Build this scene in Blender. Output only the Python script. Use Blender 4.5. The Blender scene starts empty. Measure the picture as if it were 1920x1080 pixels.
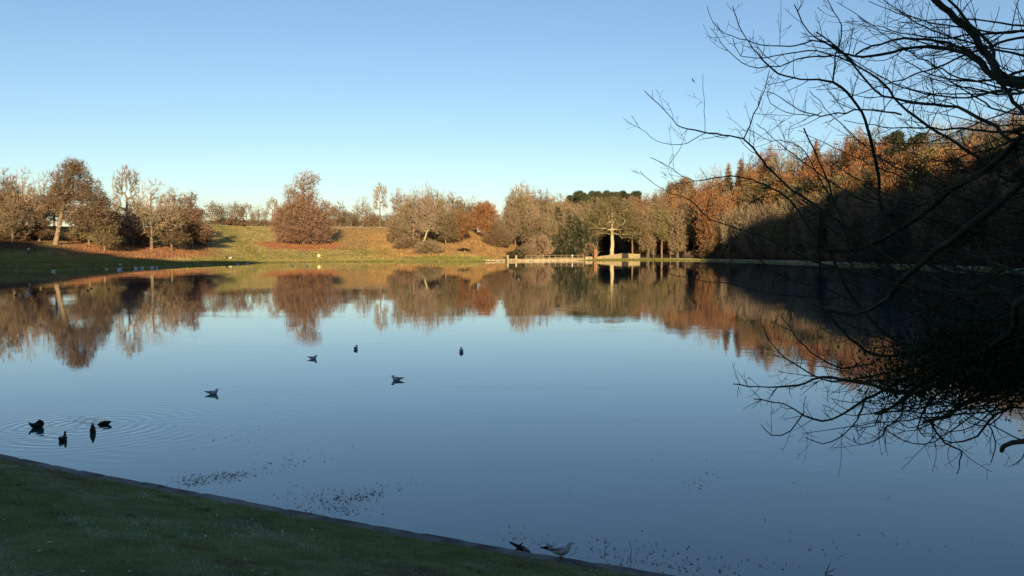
import bpy, math, random
import numpy as np
from mathutils import Vector, Matrix
random.seed(7); RNG = np.random.default_rng(7)
R = math.radians
SC = bpy.context.scene
COL = SC.collection

# ------------------------------------------------------------ camera
F = 1507.0                       # focal length in pixels of the 1920 wide photograph
CAMZ = 5.0                       # the eye above the water
PITCH = math.atan(74.0 / F)
cd = bpy.data.cameras.new("camera"); cam = bpy.data.objects.new("camera", cd); COL.objects.link(cam)
cd.sensor_width = 36; cd.lens = 36 * F / 1920; cd.clip_start = 0.1; cd.clip_end = 6000
cam.location = (0, 0, CAMZ); cam.rotation_euler = (math.pi / 2 - PITCH, 0, 0)
SC.camera = cam

# ------------------------------------------------------------ sky and sun
SUN_EL = R(12.0)
LD = np.array([-0.12, 0.99277])      # horizontal direction in which the light travels
w = bpy.data.worlds.new("World"); SC.world = w; w.use_nodes = True
nt = w.node_tree; bg = nt.nodes["Background"]
sky = nt.nodes.new("ShaderNodeTexSky"); sky.sky_type = 'NISHITA'; sky.sun_disc = False
sky.sun_elevation = SUN_EL; sky.sun_rotation = math.atan2(-LD[0], -LD[1])
sky.altitude = 0; sky.air_density = 1.0; sky.dust_density = 0.3; sky.ozone_density = 1.6
tn = nt.nodes.new("ShaderNodeMix"); tn.data_type = 'RGBA'; tn.blend_type = 'MULTIPLY'; tn.inputs[0].default_value = 1; tn.inputs[7].default_value = (0.87, 0.965, 1.09, 1)   # the camera's cool white balance
nt.links.new(sky.outputs[0], tn.inputs[6]); nt.links.new(tn.outputs[2], bg.inputs[0]); bg.inputs[1].default_value = 0.0765
sl = bpy.data.lights.new("sun", 'SUN'); sun = bpy.data.objects.new("sun", sl); COL.objects.link(sun)
sl.energy = 5.0; sl.angle = R(0.5); sl.color = (1.0, 0.80, 0.49)
sd = Vector((LD[0] * math.cos(SUN_EL), LD[1] * math.cos(SUN_EL), -math.sin(SUN_EL)))
sun.rotation_euler = sd.to_track_quat('-Z', 'Y').to_euler()
SC.view_settings.view_transform = 'Standard'; SC.view_settings.look = 'None'
SC.view_settings.exposure = 0.92; SC.view_settings.gamma = 1.0
SC.cycles.max_bounces = 6; SC.cycles.diffuse_bounces = 3; SC.cycles.glossy_bounces = 3
SC.cycles.sample_clamp_indirect = 4

# ------------------------------------------------------------ picture <-> place
def P(px, py, d):
    """the point at depth d (along +Y) that the photograph shows at px, py"""
    u = (px - 960) / F; v = (540 - py) / F
    c, s = math.cos(PITCH), math.sin(PITCH)
    ray = np.array([u, c + v * s, -s + v * c])
    return np.array([0, 0, CAMZ]) + ray * (d / ray[1])
def on_water(px, py, z=0.0):
    u = (px - 960) / F; v = (540 - py) / F
    c, s = math.cos(PITCH), math.sin(PITCH)
    ray = np.array([u, c + v * s, -s + v * c])
    return np.array([0, 0, CAMZ]) + ray * ((z - CAMZ) / ray[2])

# ------------------------------------------------------------ object helpers
def link(o, parent=None):
    COL.objects.link(o)
    if parent is not None: o.parent = parent
    return o
def tag(o, label=None, cat=None, group=None, kind=None):
    if label: o["label"] = label
    if cat: o["category"] = cat
    if group: o["group"] = group
    if kind: o["kind"] = kind
    return o
def empty(name, loc=(0, 0, 0), rz=0.0):
    o = bpy.data.objects.new(name, None); o.empty_display_size = 0.3
    o.location = loc; o.rotation_euler = (0, 0, rz); COL.objects.link(o); return o
def copy_tree(root):
    r = root.copy(); COL.objects.link(r)
    for ch in root.children:
        c = ch.copy(); COL.objects.link(c); c.parent = r
        for g in ch.children:
            d = g.copy(); COL.objects.link(d); d.parent = c
    return r

class MB:
    """collects vertices and faces (with a material index) for one mesh"""
    def __init__(s): s.v = []; s.f = []; s.n = 0
    def add(s, verts, faces, mi=0):
        verts = np.asarray(verts, dtype=np.float32).reshape(-1, 3); faces = np.asarray(faces, dtype=np.int32)
        s.v.append(verts); s.f.append((faces + s.n, mi)); s.n += len(verts)
    def mesh(s, name, mats, smooth=False, colors=None):
        V = np.concatenate(s.v); me = bpy.data.meshes.new(name)
        me.vertices.add(len(V)); me.vertices.foreach_set("co", V.ravel())
        li = np.concatenate([f.ravel() for f, _ in s.f]).astype(np.int32)
        tot = np.concatenate([np.full(len(f), f.shape[1], np.int32) for f, _ in s.f])
        mi = np.concatenate([np.full(len(f), m, np.int32) for f, m in s.f])
        st = np.concatenate([[0], np.cumsum(tot)[:-1]]).astype(np.int32)
        me.loops.add(len(li)); me.loops.foreach_set("vertex_index", li)
        me.polygons.add(len(tot)); me.polygons.foreach_set("loop_start", st)
        me.polygons.foreach_set("material_index", mi)
        me.polygons.foreach_set("use_smooth", np.full(len(tot), smooth))
        for m in mats: me.materials.append(m)
        if colors is not None:
            a = me.color_attributes.new("tint", 'FLOAT_COLOR', 'POINT')
            a.data.foreach_set("color", np.asarray(colors, np.float32).ravel())
        me.update(calc_edges=True); me.validate()
        return me
    def obj(s, name, mats, parent=None, smooth=False, colors=None):
        if not isinstance(mats, (list, tuple)): mats = [mats]
        return link(bpy.data.objects.new(name, s.mesh(name, mats, smooth, colors)), parent)
    def box(s, c, h, rz=0.0, mi=0, taper=1.0, bev=0.0):
        c = np.array(c, float); h = np.array(h, float)
        pts = []
        b = bev
        for z, k in ((-1, 1.0), (1, taper)):
            for x, y in ((-1, -1), (1, -1), (1, 1), (-1, 1)):
                if b:
                    ax, ay = (x * h[0] * k, y * h[1] * k)
                    q = [(ax - x * b, ay), (ax, ay - y * b)]
                    if (x, y) in ((1, -1), (-1, 1)): pass
                    if x * y > 0: q = [q[1], q[0]]
                    for a, bb in q: pts.append((a, bb, z * h[2]))
                else: pts.append((x * h[0] * k, y * h[1] * k, z * h[2]))
        pts = np.array(pts); n = len(pts) // 2
        cs, sn = math.cos(rz), math.sin(rz)
        pts = np.stack([pts[:, 0] * cs - pts[:, 1] * sn, pts[:, 0] * sn + pts[:, 1] * cs, pts[:, 2]], 1) + c
        s.add(pts, [[i, (i + 1) % n, n + (i + 1) % n, n + i] for i in range(n)], mi)
        base = s.n - 2 * n
        s.f.append((np.array([[base + i for i in range(n)][::-1]], np.int32), mi))
        s.f.append((np.array([[base + n + i for i in range(n)]], np.int32), mi))
    def tube(s, pts, rad, sides=6, mi=0, flat=None, cap=True):
        """a tube along a polyline; flat = list of (rx, rz) pairs instead of radii"""
        pts = np.asarray(pts, float); n = len(pts)
        t = np.gradient(pts, axis=0); t /= np.linalg.norm(t, axis=1)[:, None] + 1e-9
        up = np.array([0, 0, 1.0]) if abs(t[0][2]) < 0.9 else np.array([1.0, 0, 0])
        a = np.cross(t[0], up); a /= np.linalg.norm(a)
        ang = np.arange(sides) * 2 * math.pi / sides
        out = np.empty((n, sides, 3))
        for i in range(n):
            a = a - t[i] * np.dot(a, t[i]); a /= np.linalg.norm(a) + 1e-9
            b = np.cross(a, t[i])
            ra, rb = (flat[i] if flat is not None else (rad[i], rad[i]))
            out[i] = pts[i] + np.outer(np.cos(ang) * ra, a) + np.outer(np.sin(ang) * rb, b)
        idx = np.arange(n * sides).reshape(n, sides)
        q = np.stack([idx[:-1], np.roll(idx, -1, 1)[:-1], np.roll(idx, -1, 1)[1:], idx[1:]], -1).reshape(-1, 4)
        base = s.n
        s.add(out.reshape(-1, 3), q, mi)
        if cap:
            s.f.append((np.array([base + idx[0][::-1]], np.int32), mi)); s.f.append((np.array([base + idx[-1]], np.int32), mi))

# ------------------------------------------------------------ materials
def mat(name, c1, c2=None, rough=0.85, scale=3.0, var=0.25, spec=0.2, attr=False, objvar=0.0, bump=0.0, trans=0.0, detail=4, frost=None, noise3=None):
    m = bpy.data.materials.new(name); m.use_nodes = True; t = m.node_tree; N = t.nodes; L = t.links
    b = N["Principled BSDF"]; b.inputs["Roughness"].default_value = rough; b.inputs["Specular IOR Level"].default_value = spec
    geo = N.new("ShaderNodeTexCoord")
    no = N.new("ShaderNodeTexNoise"); no.inputs["Scale"].default_value = scale; no.inputs["Detail"].default_value = detail
    L.new(geo.outputs["Object"], no.inputs["Vector"])
    mx = N.new("ShaderNodeMix"); mx.data_type = 'RGBA'
    if attr:
        at = N.new("ShaderNodeAttribute"); at.attribute_name = "tint"
        hs = N.new("ShaderNodeHueSaturation"); L.new(at.outputs["Color"], hs.inputs["Color"])
        mr = N.new("ShaderNodeMapRange"); mr.inputs[1].default_value = 0.3; mr.inputs[2].default_value = 0.7
        mr.inputs[3].default_value = 1 - var; mr.inputs[4].default_value = 1 + var
        L.new(no.outputs[0], mr.inputs[0]); L.new(mr.outputs[0], hs.inputs["Value"])
        src = hs.outputs[0]
    else:
        c2 = c2 or tuple(c * (1 + var) for c in c1)
        mx.inputs[6].default_value = (*c1, 1); mx.inputs[7].default_value = (*c2, 1)
        mr = N.new("ShaderNodeMapRange"); mr.inputs[1].default_value = 0.38; mr.inputs[2].default_value = 0.62
        L.new(no.outputs[0], mr.inputs[0]); L.new(mr.outputs[0], mx.inputs[0]); src = mx.outputs[2]
    if objvar:
        oi = N.new("ShaderNodeObjectInfo"); hs2 = N.new("ShaderNodeHueSaturation")
        r1 = N.new("ShaderNodeMapRange"); r1.inputs[3].default_value = 1 - objvar; r1.inputs[4].default_value = 1 + objvar
        L.new(oi.outputs["Random"], r1.inputs[0]); L.new(r1.outputs[0], hs2.inputs["Value"])
        mu = N.new("ShaderNodeMath"); mu.operation = 'MULTIPLY'; mu.inputs[1].default_value = 7.31
        fr = N.new("ShaderNodeMath"); fr.operation = 'FRACT'
        L.new(oi.outputs["Random"], mu.inputs[0]); L.new(mu.outputs[0], fr.inputs[0])
        r2 = N.new("ShaderNodeMapRange"); r2.inputs[3].default_value = 0.5 - 0.05 * objvar; r2.inputs[4].default_value = 0.5 + 0.05 * objvar
        L.new(fr.outputs[0], r2.inputs[0]); L.new(r2.outputs[0], hs2.inputs["Hue"])
        L.new(src, hs2.inputs["Color"]); src = hs2.outputs[0]
    if frost:
        n2 = N.new("ShaderNodeTexNoise"); n2.inputs["Scale"].default_value = frost[0]; n2.inputs["Detail"].default_value = 6
        mp = N.new("ShaderNodeMapping"); mp.inputs["Scale"].default_value = (0.6, 1.5, 1)
        L.new(geo.outputs["Object"], mp.inputs[0]); L.new(mp.outputs[0], n2.inputs["Vector"])
        r3 = N.new("ShaderNodeMapRange"); r3.inputs[1].default_value = frost[1]; r3.inputs[2].default_value = frost[2]; r3.inputs[4].default_value = frost[3]
        L.new(n2.outputs[0], r3.inputs[0])
        m3 = N.new("ShaderNodeMix"); m3.data_type = 'RGBA'; m3.inputs[7].default_value = (*frost[4], 1)
        L.new(r3.outputs[0], m3.inputs[0]); L.new(src, m3.inputs[6]); src = m3.outputs[2]
    L.new(src, b.inputs["Base Color"])
    if trans:
        b.inputs["Transmission Weight"].default_value = 0
        tr = N.new("ShaderNodeBsdfTranslucent"); L.new(src, tr.inputs[0])
        ms = N.new("ShaderNodeMixShader"); ms.inputs[0].default_value = trans
        L.new(b.outputs[0], ms.inputs[1]); L.new(tr.outputs[0], ms.inputs[2]); L.new(ms.outputs[0], N["Material Output"].inputs[0])
    if bump:
        bp = N.new("ShaderNodeBump"); bp.inputs["Strength"].default_value = bump; bp.inputs["Distance"].default_value = 0.1
        L.new(no.outputs[0], bp.inputs["Height"]); L.new(bp.outputs[0], b.inputs["Normal"])
    return m
M = {}
M['ground'] = mat('ground_soil_grass', (0, 0, 0), attr=True, scale=0.35, var=0.35, rough=0.95, spec=0.05, bump=0.4, detail=8)
M['tuft'] = mat('rough_grass', (0, 0, 0), attr=True, scale=0.25, var=0.3, rough=0.95, spec=0.03, trans=0.25)
M['bark_far'] = mat('bark_tan', (0.15, 0.105, 0.065), (0.24, 0.17, 0.105), scale=1.2, objvar=0.2)  # plain tan bark of the far trees
M['bark_pale'] = mat('bark_pale', (0.36, 0.29, 0.17), (0.50, 0.40, 0.24), scale=1.5)
M['bark_dark'] = mat('bark_dark', (0.05, 0.04, 0.028), (0.10, 0.075, 0.05), scale=1.2, objvar=0.2)
M['twig'] = mat('twigs_brown', (0.18, 0.128, 0.078), (0.26, 0.186, 0.115), scale=0.3, objvar=0.25)
M['twig_grey'] = mat('twigs_grey', (0.20, 0.145, 0.092), (0.29, 0.212, 0.135), scale=0.3, objvar=0.2)
M['twig_dim'] = mat('twigs_olive', (0.125, 0.095, 0.055), (0.19, 0.145, 0.085), scale=0.3, objvar=0.2)
M['russet'] = mat('leaves_russet', (0.155, 0.088, 0.052), (0.24, 0.135, 0.078), scale=0.5, objvar=0.2, trans=0.15)
M['brown'] = mat('leaves_brown', (0.165, 0.105, 0.055), (0.25, 0.160, 0.080), scale=0.4, objvar=0.25, trans=0.15)
M['orange'] = mat('leaves_orange', (0.23, 0.100, 0.036), (0.36, 0.165, 0.060), scale=0.4, objvar=0.2, trans=0.2)
M['olive'] = mat('leaves_olive', (0.13, 0.105, 0.040), (0.22, 0.165, 0.062), scale=0.4, objvar=0.2, trans=0.15)
M['pine'] = mat('needles_pine', (0.028, 0.036, 0.017), (0.062, 0.066, 0.030), scale=0.4, objvar=0.2)
M['evergreen'] = mat('leaves_evergreen', (0.018, 0.023, 0.011), (0.050, 0.050, 0.020), scale=0.5, objvar=0.2)  # leaf colour kept extra dark to stand for shade in the hollow

# ------------------------------------------------------------ water
KERB_Z = 0.30
KPX = [(0, 849), (218, 895), (404, 926), (520, 950), (800, 1000), (1003, 1035), (1132, 1057), (1277, 1077)]
KP = np.array([on_water(a, b, KERB_Z)[:2] for a, b in KPX])
d0 = (KP[0] - KP[2]); d0 /= np.linalg.norm(d0); d1 = (KP[-1] - KP[-4]); d1 /= np.linalg.norm(d1)
KP = np.array([KP[0] + d0 * 160, KP[0] + d0 * 60, KP[0] + d0 * 20, *KP, KP[-1] + d1 * 10, KP[-1] + d1 * 40, KP[-1] + d1 * 140])
def kerb_signed(x, y):
    """distance inland (+) or out on the lake (-) from the kerb line"""
    x = np.asarray(x, float); y = np.asarray(y, float)
    best = np.full(x.shape, 1e9); sg = np.ones(x.shape)
    for a, b in zip(KP[:-1], KP[1:]):
        ab = b - a; L2 = ab @ ab
        t = np.clip(((x - a[0]) * ab[0] + (y - a[1]) * ab[1]) / L2, 0, 1)
        dx = x - a[0] - t * ab[0]; dy = y - a[1] - t * ab[1]; dd = np.hypot(dx, dy)
        cr = ab[0] * (y - a[1]) - ab[1] * (x - a[0])
        upd = dd < best; best = np.where(upd, dd, best); sg = np.where(upd, np.where(cr > 0, -1, 1), sg)
    return best * sg

def cval(px): return math.atan((px - 960) / F)
T_PX = [-400, 0, 120, 300, 500, 700, 900, 1000, 1200, 1300, 1400, 1600, 1800, 1912, 2400]
T_D = [112, 171, 184, 215, 284, 308, 306, 327, 350, 340, 306, 236, 186, 166, 120]
TH = [-math.pi, -2.4, -1.4, -1.05] + [cval(p) for p in T_PX] + [1.2, 1.6, 2.2, math.pi]
TR = [60, 60, 90, 118] + [d / math.cos(cval(p)) for p, d in zip(T_PX, T_D)] + [105, 80, 60, 60]
C_PX = [-400, 0, 120, 250, 330, 400, 500, 700, 800, 870, 930, 990, 1040, 1100, 1200, 1300, 1450, 1600, 1750, 1920, 2400]
C_E = [120, 130, 130, 150, 170, 175, 165, 145, 120, 105, 120, 170, 190, 190, 150, 130, 115, 110, 105, 105, 100]   # how far behind the shore the crest lies
C_Z = [10, 12, 12, 12.5, 14.5, 15.8, 15.8, 15.6, 14.6, 12.6, 11, 12, 17, 21, 21, 30, 35, 33, 31, 32, 30]
C_W = [10, 14, 16, 18, 20, 22, 22, 22, 20, 16, 24, 40, 70, 80, 40, 20, 16, 15, 14, 14, 14]                  # flat strip behind the shore
CT = [-3.2, -1.2] + [cval(p) for p in C_PX] + [1.3, 3.2]
CE = [100, 100] + C_E + [100, 100]; CZ = [8, 9] + C_Z + [24, 10]; CW = [10, 10] + C_W + [14, 14]
SHADE = [(0, 270, 458), (130, 262, 468), (250, 255, 481), (340, 262, 484), (430, 285, 486), (500, 290, 492), (600, 300, 502), (800, 305, 506), (950, 315, 506), (1150, 345, 500), (1240, 345, 494), (1285, 345, 484),
         (1325, 335, 460), (1365, 325, 452), (1400, 318, 432), (1450, 302, 400), (1560, 265, 358), (1640, 248, 320), (1700, 235, 290), (1800, 220, 262), (1900, 200, 245)]   # where the edge of the hill's shade lies
_h = []
for a_, b_, c_ in SHADE:
    q_ = P(a_, c_, b_); _h.append((q_[0] * LD[1] - q_[1] * LD[0], q_[2] + math.tan(SUN_EL) * (q_[0] * LD[0] + q_[1] * LD[1])))
_h.sort()
HU = np.array([-900, -500, _h[0][0] - 60] + [a_ for a_, _ in _h] + [_h[-1][0] + 60, _h[-1][0] + 200, _h[-1][0] + 400, 900])
HH = np.array([2, 10, _h[0][1] - 3] + [b_ for _, b_ in _h] + [_h[-1][1] + 8, 76, 60, 20])
HS = 105.0
def wob(x, y, s, seed=0.0):
    return (np.sin(x / s + 1.3 + seed) * np.cos(y / s * 1.17 + 0.4 + seed * 2) + 0.5 * np.sin(x / s * 2.3 + y / s * 1.9 + seed) + 0.25 * np.sin(x / s * 4.9 - y / s * 4.1 + seed * 3)) / 1.75
def terrain(x, y):
    x = np.asarray(x, float); y = np.asarray(y, float)
    r = np.hypot(x, y); th = np.arctan2(x, y)
    D = np.interp(th, TH, TR); e = r - D + 1.2 * wob(x, y, 14)
    ce = np.interp(th, CT, CE); cz = np.interp(th, CT, CZ); cw = np.interp(th, CT, CW)
    t = np.clip((e - cw) / (ce - cw), 0, 1.0)
    zf = np.where(e < 0, np.maximum(-1.5, e * 0.25), 0.12 + np.minimum(e, 3) * 0.12 + np.clip(e - 3, 0, 300) * 0.004 + cz * (t ** 1.35) + 0.35 * wob(x, y, 23, 2) * np.clip(e / 30, 0, 1))
    s = kerb_signed(x, y)
    zn = np.where(s < 0, -1.5, np.minimum(0.02 + 0.27 * s, 3.3 + 0.02 * s) - 0.25)
    z = np.maximum(zf, zn)
    u = x * LD[1] - y * LD[0]; q = x * LD[0] + y * LD[1]
    hz = (np.interp(u, HU, HH) + HS * math.tan(SUN_EL)) * np.exp(-((q + HS) / 44.0) ** 2)
    hz = hz + (1.5 * wob(u, u * 0, 4.5, 5) + np.clip(u + 40, 0, 60) / 60 * (6.0 * wob(u, u * 0, 6.5, 8) + 3.0 * wob(u, u * 0, 2.7, 3))) * (hz > 15)
    return np.maximum(z, hz - 2)
def hit(px, py):
    """where the ground shows at px, py"""
    prev = None
    for d in np.arange(150, 700, 1.0):
        p = P(px, py, d); z = terrain(p[0], p[1])
        if z >= p[2] and z > 0: return np.array([p[0], p[1], float(z)])
    p = P(px, py, 420); return np.array([p[0], p[1], float(terrain(p[0], p[1]))])
def shore_e(x, y):
    return np.hypot(x, y) - np.interp(np.arctan2(x, y), TH, TR)
def at_e(px, e):
    """the point e metres behind the far shore in the direction of px"""
    th = cval(px); r = np.interp(th, TH, TR) + e
    x, y = r * math.sin(th), r * math.cos(th)
    return np.array([x, y, float(terrain(x, y))])
def col_of(x, y): return 960 + F * x / np.maximum(y, 1)

def water():
    m = bpy.data.materials.new("lake_water"); m.use_nodes = True; t = m.node_tree; N = t.nodes; L = t.links
    b = N["Principled BSDF"]; b.inputs["Base Color"].default_value = (0.014, 0.064, 0.066, 1)
    b.inputs["Roughness"].default_value = 0.0; b.inputs["IOR"].default_value = 2.2
    g = N.new("ShaderNodeNewGeometry")
    def math_(op, a, bb=None, cc=None):
        n = N.new("ShaderNodeMath"); n.operation = op
        for i, v in enumerate((a, bb, cc)):
            if v is None: continue
            if isinstance(v, (int, float)): n.inputs[i].default_value = v
            else: L.new(v, n.inputs[i])
        return n.outputs[0]
    # a light breeze: two scales of soft ripple
    hs = None
    for sc, amp, st in ((0.9, 0.0016, (1, 1.6, 1)), (5.0, 0.00022, (1, 1.3, 1)), (0.13, 0.007, (1, 1.2, 1))):
        mp = N.new("ShaderNodeMapping"); mp.inputs["Scale"].default_value = st; mp.inputs["Rotation"].default_value = (0, 0, 0.3 * sc)
        no = N.new("ShaderNodeTexNoise"); no.inputs["Scale"].default_value = sc; no.inputs["Detail"].default_value = 2
        L.new(g.outputs["Position"], mp.inputs[0]); L.new(mp.outputs[0], no.inputs["Vector"])
        h = math_('MULTIPLY', no.outputs[0], amp); hs = h if hs is None else math_('ADD', hs, h)
    mp = N.new("ShaderNodeMapping"); mp.inputs["Scale"].default_value = (0.035, 0.16, 1); L.new(g.outputs["Position"], mp.inputs[0])
    n1 = N.new("ShaderNodeTexNoise"); n1.inputs["Scale"].default_value = 1.0; n1.inputs["Detail"].default_value = 3; L.new(mp.outputs[0], n1.inputs["Vector"])
    mk = N.new("ShaderNodeMapRange"); mk.inputs[1].default_value = 0.52; mk.inputs[2].default_value = 0.68; L.new(n1.outputs[0], mk.inputs[0])
    n2 = N.new("ShaderNodeTexNoise"); n2.inputs["Scale"].default_value = 2.6; n2.inputs["Detail"].default_value = 3; L.new(g.outputs["Position"], n2.inputs["Vector"])
    hs = math_('ADD', hs, math_('MULTIPLY', math_('MULTIPLY', n2.outputs[0], mk.outputs[0]), 0.0042))
    # rings spreading from the dabbling ducks
    for (px, py, rad, wl, amp) in ((180, 799, 2.7, 0.36, 0.0030), (118, 817, 1.6, 0.27, 0.0017), (72, 799, 1.9, 0.30, 0.0023), (330, 812, 4.0, 0.5, 0.0007)):
        c = on_water(px, py)
        vs = N.new("ShaderNodeVectorMath"); vs.operation = 'DISTANCE'; L.new(g.outputs["Position"], vs.inputs[0]); vs.inputs[1].default_value = tuple(c)
        nz = N.new("ShaderNodeTexNoise"); nz.inputs["Scale"].default_value = 0.8; L.new(g.outputs["Position"], nz.inputs["Vector"])
        r = math_('ADD', vs.outputs["Value"], math_('MULTIPLY', nz.outputs[0], 0.25))
        wv = math_('SINE', math_('MULTIPLY', r, 2 * math.pi / wl))
        x = math_('DIVIDE', r, rad); fall = math_('EXPONENT', math_('MULTIPLY', math_('MULTIPLY', x, x), -1.0))
        nz2 = N.new("ShaderNodeTexNoise"); nz2.inputs["Scale"].default_value = 0.55; L.new(g.outputs["Position"], nz2.inputs["Vector"])
        mk = N.new("ShaderNodeMapRange"); mk.inputs[1].default_value = 0.35; mk.inputs[2].default_value = 0.6; mk.inputs[3].default_value = 0.15; L.new(nz2.outputs[0], mk.inputs[0])
        hs = math_('ADD', hs, math_('MULTIPLY', math_('MULTIPLY', wv, math_('MULTIPLY', fall, mk.outputs[0])), amp))
    bp = N.new("ShaderNodeBump"); bp.inputs["Strength"].default_value = 1.0; bp.inputs["Distance"].default_value = 1.0
    L.new(hs, bp.inputs["Height"]); L.new(bp.outputs[0], b.inputs["Normal"])
    mb = MB(); X = 700
    mb.add([(-X, -150, 0), (X, -150, 0), (X, 620, 0), (-X, 620, 0)], [[0, 1, 2, 3]])
    o = mb.obj("water", m); tag(o, kind="structure")
water()

# ------------------------------------------------------------ ground
def sm(v, a, w_): return np.clip((v - a) / w_ * 0.5 + 0.5, 0, 1)
def ground_tint(x, y):
    col = col_of(x, y); e = shore_e(x, y); n = x.shape
    c = np.empty(n + (3,))
    green = np.array([0.215, 0.190, 0.055]); tan = np.array([0.34, 0.262, 0.100]); brk = np.array([0.31, 0.185, 0.080]); red = np.array([0.34, 0.150, 0.070])
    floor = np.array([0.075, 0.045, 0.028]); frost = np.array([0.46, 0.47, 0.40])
    k = np.clip(0.5 + 0.9 * wob(x, y, 19, 1) + 0.4 * wob(x, y, 6, 4) + np.clip((e - 45) / 50, -0.6, 0.7), 0, 1)[..., None]
    c[:] = green * (1 - k) + tan * k
    def mixin(mask, to):
        nonlocal c
        mask = np.clip(mask, 0, 1)[..., None]; c = c * (1 - mask) + to * mask
    mixin(sm(col, 330, 15) * sm(-col, -560, 15) * np.clip(1 - np.abs(col - 470 - (e - 60) * -0.5) / 35, 0, 1) * 0.7, green * 0.95)        # greener track up the slope
    mixin(sm(col, 715, 40) * sm(-col, -1000, 15) * np.clip((e - 26 + 6 * wob(x, y, 9)) / 14, 0, 1), brk)
    mixin(sm(col, 630, 15) * sm(-col, -735, 40) * np.clip((e - 55) / 20, 0, 1) * 0.8, brk)
    b = hit(568, 458); dd = np.hypot((x - b[0]) / 1.0, (y - b[1] + 5) / 1.2)
    mixin(np.clip((22 + 3 * wob(x, y, 4) - dd) / 6, 0, 1), red)
    mixin(sm(col, 115, 30) * sm(-col, -400, 25) * np.clip((e - 40 + 8 * wob(x, y, 12, 3)) / 10, 0, 1) * np.clip((105 - e) / 10, 0, 1), red * np.array([0.95, 1.05, 1.1]))
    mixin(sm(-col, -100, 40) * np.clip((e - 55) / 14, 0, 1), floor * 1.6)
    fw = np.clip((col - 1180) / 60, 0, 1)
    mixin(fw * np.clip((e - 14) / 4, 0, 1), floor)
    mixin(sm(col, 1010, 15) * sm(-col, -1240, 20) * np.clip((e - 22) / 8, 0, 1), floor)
    mixin(np.clip((col - 1250) / 120, 0, 1) * np.clip((e - 1) / 3, 0, 1) * np.clip((18 - e) / 4, 0, 1) * np.clip(0.9 + 0.5 * wob(x, y, 5, 7), 0, 1), frost)
    mixin((y < 60) * 1.0 + (e < -2) * 1.0, np.array([0.04, 0.045, 0.022]))
    return c
def build_ground():
    ths = np.unique(np.concatenate([np.linspace(-math.pi, math.pi, 200), np.linspace(-math.pi, R(-60), 360), np.linspace(R(95), math.pi, 260), np.linspace(R(-40), R(40), 420)]))
    rs = np.unique(np.concatenate([np.linspace(0.5, 60, 50), np.linspace(60, 150, 50), np.arange(150, 560, 2.5), np.geomspace(560, 4200, 30)]))
    T, Q = np.meshgrid(ths, rs); X = Q * np.sin(T); Y = Q * np.cos(T); Z = terrain(X, Y)
    nr, nt_ = X.shape
    idx = np.arange(nr * nt_).reshape(nr, nt_)
    q = np.stack([idx[:-1, :-1], idx[:-1, 1:], idx[1:, 1:], idx[1:, :-1]], -1).reshape(-1, 4)[:, ::-1]
    c = ground_tint(X, Y); cc = np.concatenate([c, np.ones(c.shape[:2] + (1,))], -1).reshape(-1, 4)
    mb = MB(); mb.add(np.stack([X, Y, Z], -1).reshape(-1, 3), q)
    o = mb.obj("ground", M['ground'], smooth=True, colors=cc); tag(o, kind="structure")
build_ground()

def tufts(name, label, cat, px_rng, e_rng, n, h, w_, keep=None, tint=None, seed=1):
    g = np.random.default_rng(seed)
    px = g.uniform(px_rng[0], px_rng[1], n); e = g.uniform(e_rng[0], e_rng[1], n)
    th = np.arctan((px - 960) / F); r = np.interp(th, TH, TR) + e
    x = r * np.sin(th); y = r * np.cos(th)
    if keep is not None:
        k = keep(x, y, g); x, y = x[k], y[k]; n = len(x)
    z = terrain(x, y); a = g.uniform(0, math.pi, n); hh = g.uniform(0.5, 1.3, n) * h; ww = g.uniform(0.5, 1.3, n) * w_
    dx = np.cos(a) * ww; dy = np.sin(a) * ww; jx = g.normal(0, 0.3, n) * hh; jy = g.normal(0, 0.3, n) * hh
    V = np.stack([np.stack([x - dx, y - dy, z - 0.1], 1), np.stack([x + dx, y + dy, z - 0.1], 1), np.stack([x + jx, y + jy, z + hh], 1)], 1)
    c = ground_tint(x, y) if tint is None else np.tile(np.array(tint), (n, 1))
    c = c * g.uniform(0.8, 1.25, (n, 1))
    cc = np.repeat(np.concatenate([c, np.ones((n, 1))], 1), 3, 0)
    mb = MB(); mb.add(V.reshape(-1, 3), np.arange(3 * n).reshape(n, 3))
    o = mb.obj(name, M['tuft'], colors=cc); tag(o, label, cat, kind="stuff"); return o
tufts("grass", "rough sunlit grass covering the slope beyond the lake", "grass", (-60, 1300), (0.3, 190), 150000, 0.28, 0.22, seed=3)
tufts("bracken", "orange brown bracken covering the steep bank right of the bare grove", "bracken", (690, 1005), (26, 120), 34000, 0.9, 0.22,
      keep=lambda x, y, g: (wob(x, y, 7, 3) + g.normal(0, 0.3, len(x))) > -0.15, seed=4)
tufts("grass", "pale frosted grass strip along the shaded right shore", "grass", (1200, 2050), (0.3, 20), 26000, 0.22, 0.2, seed=5)

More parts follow.
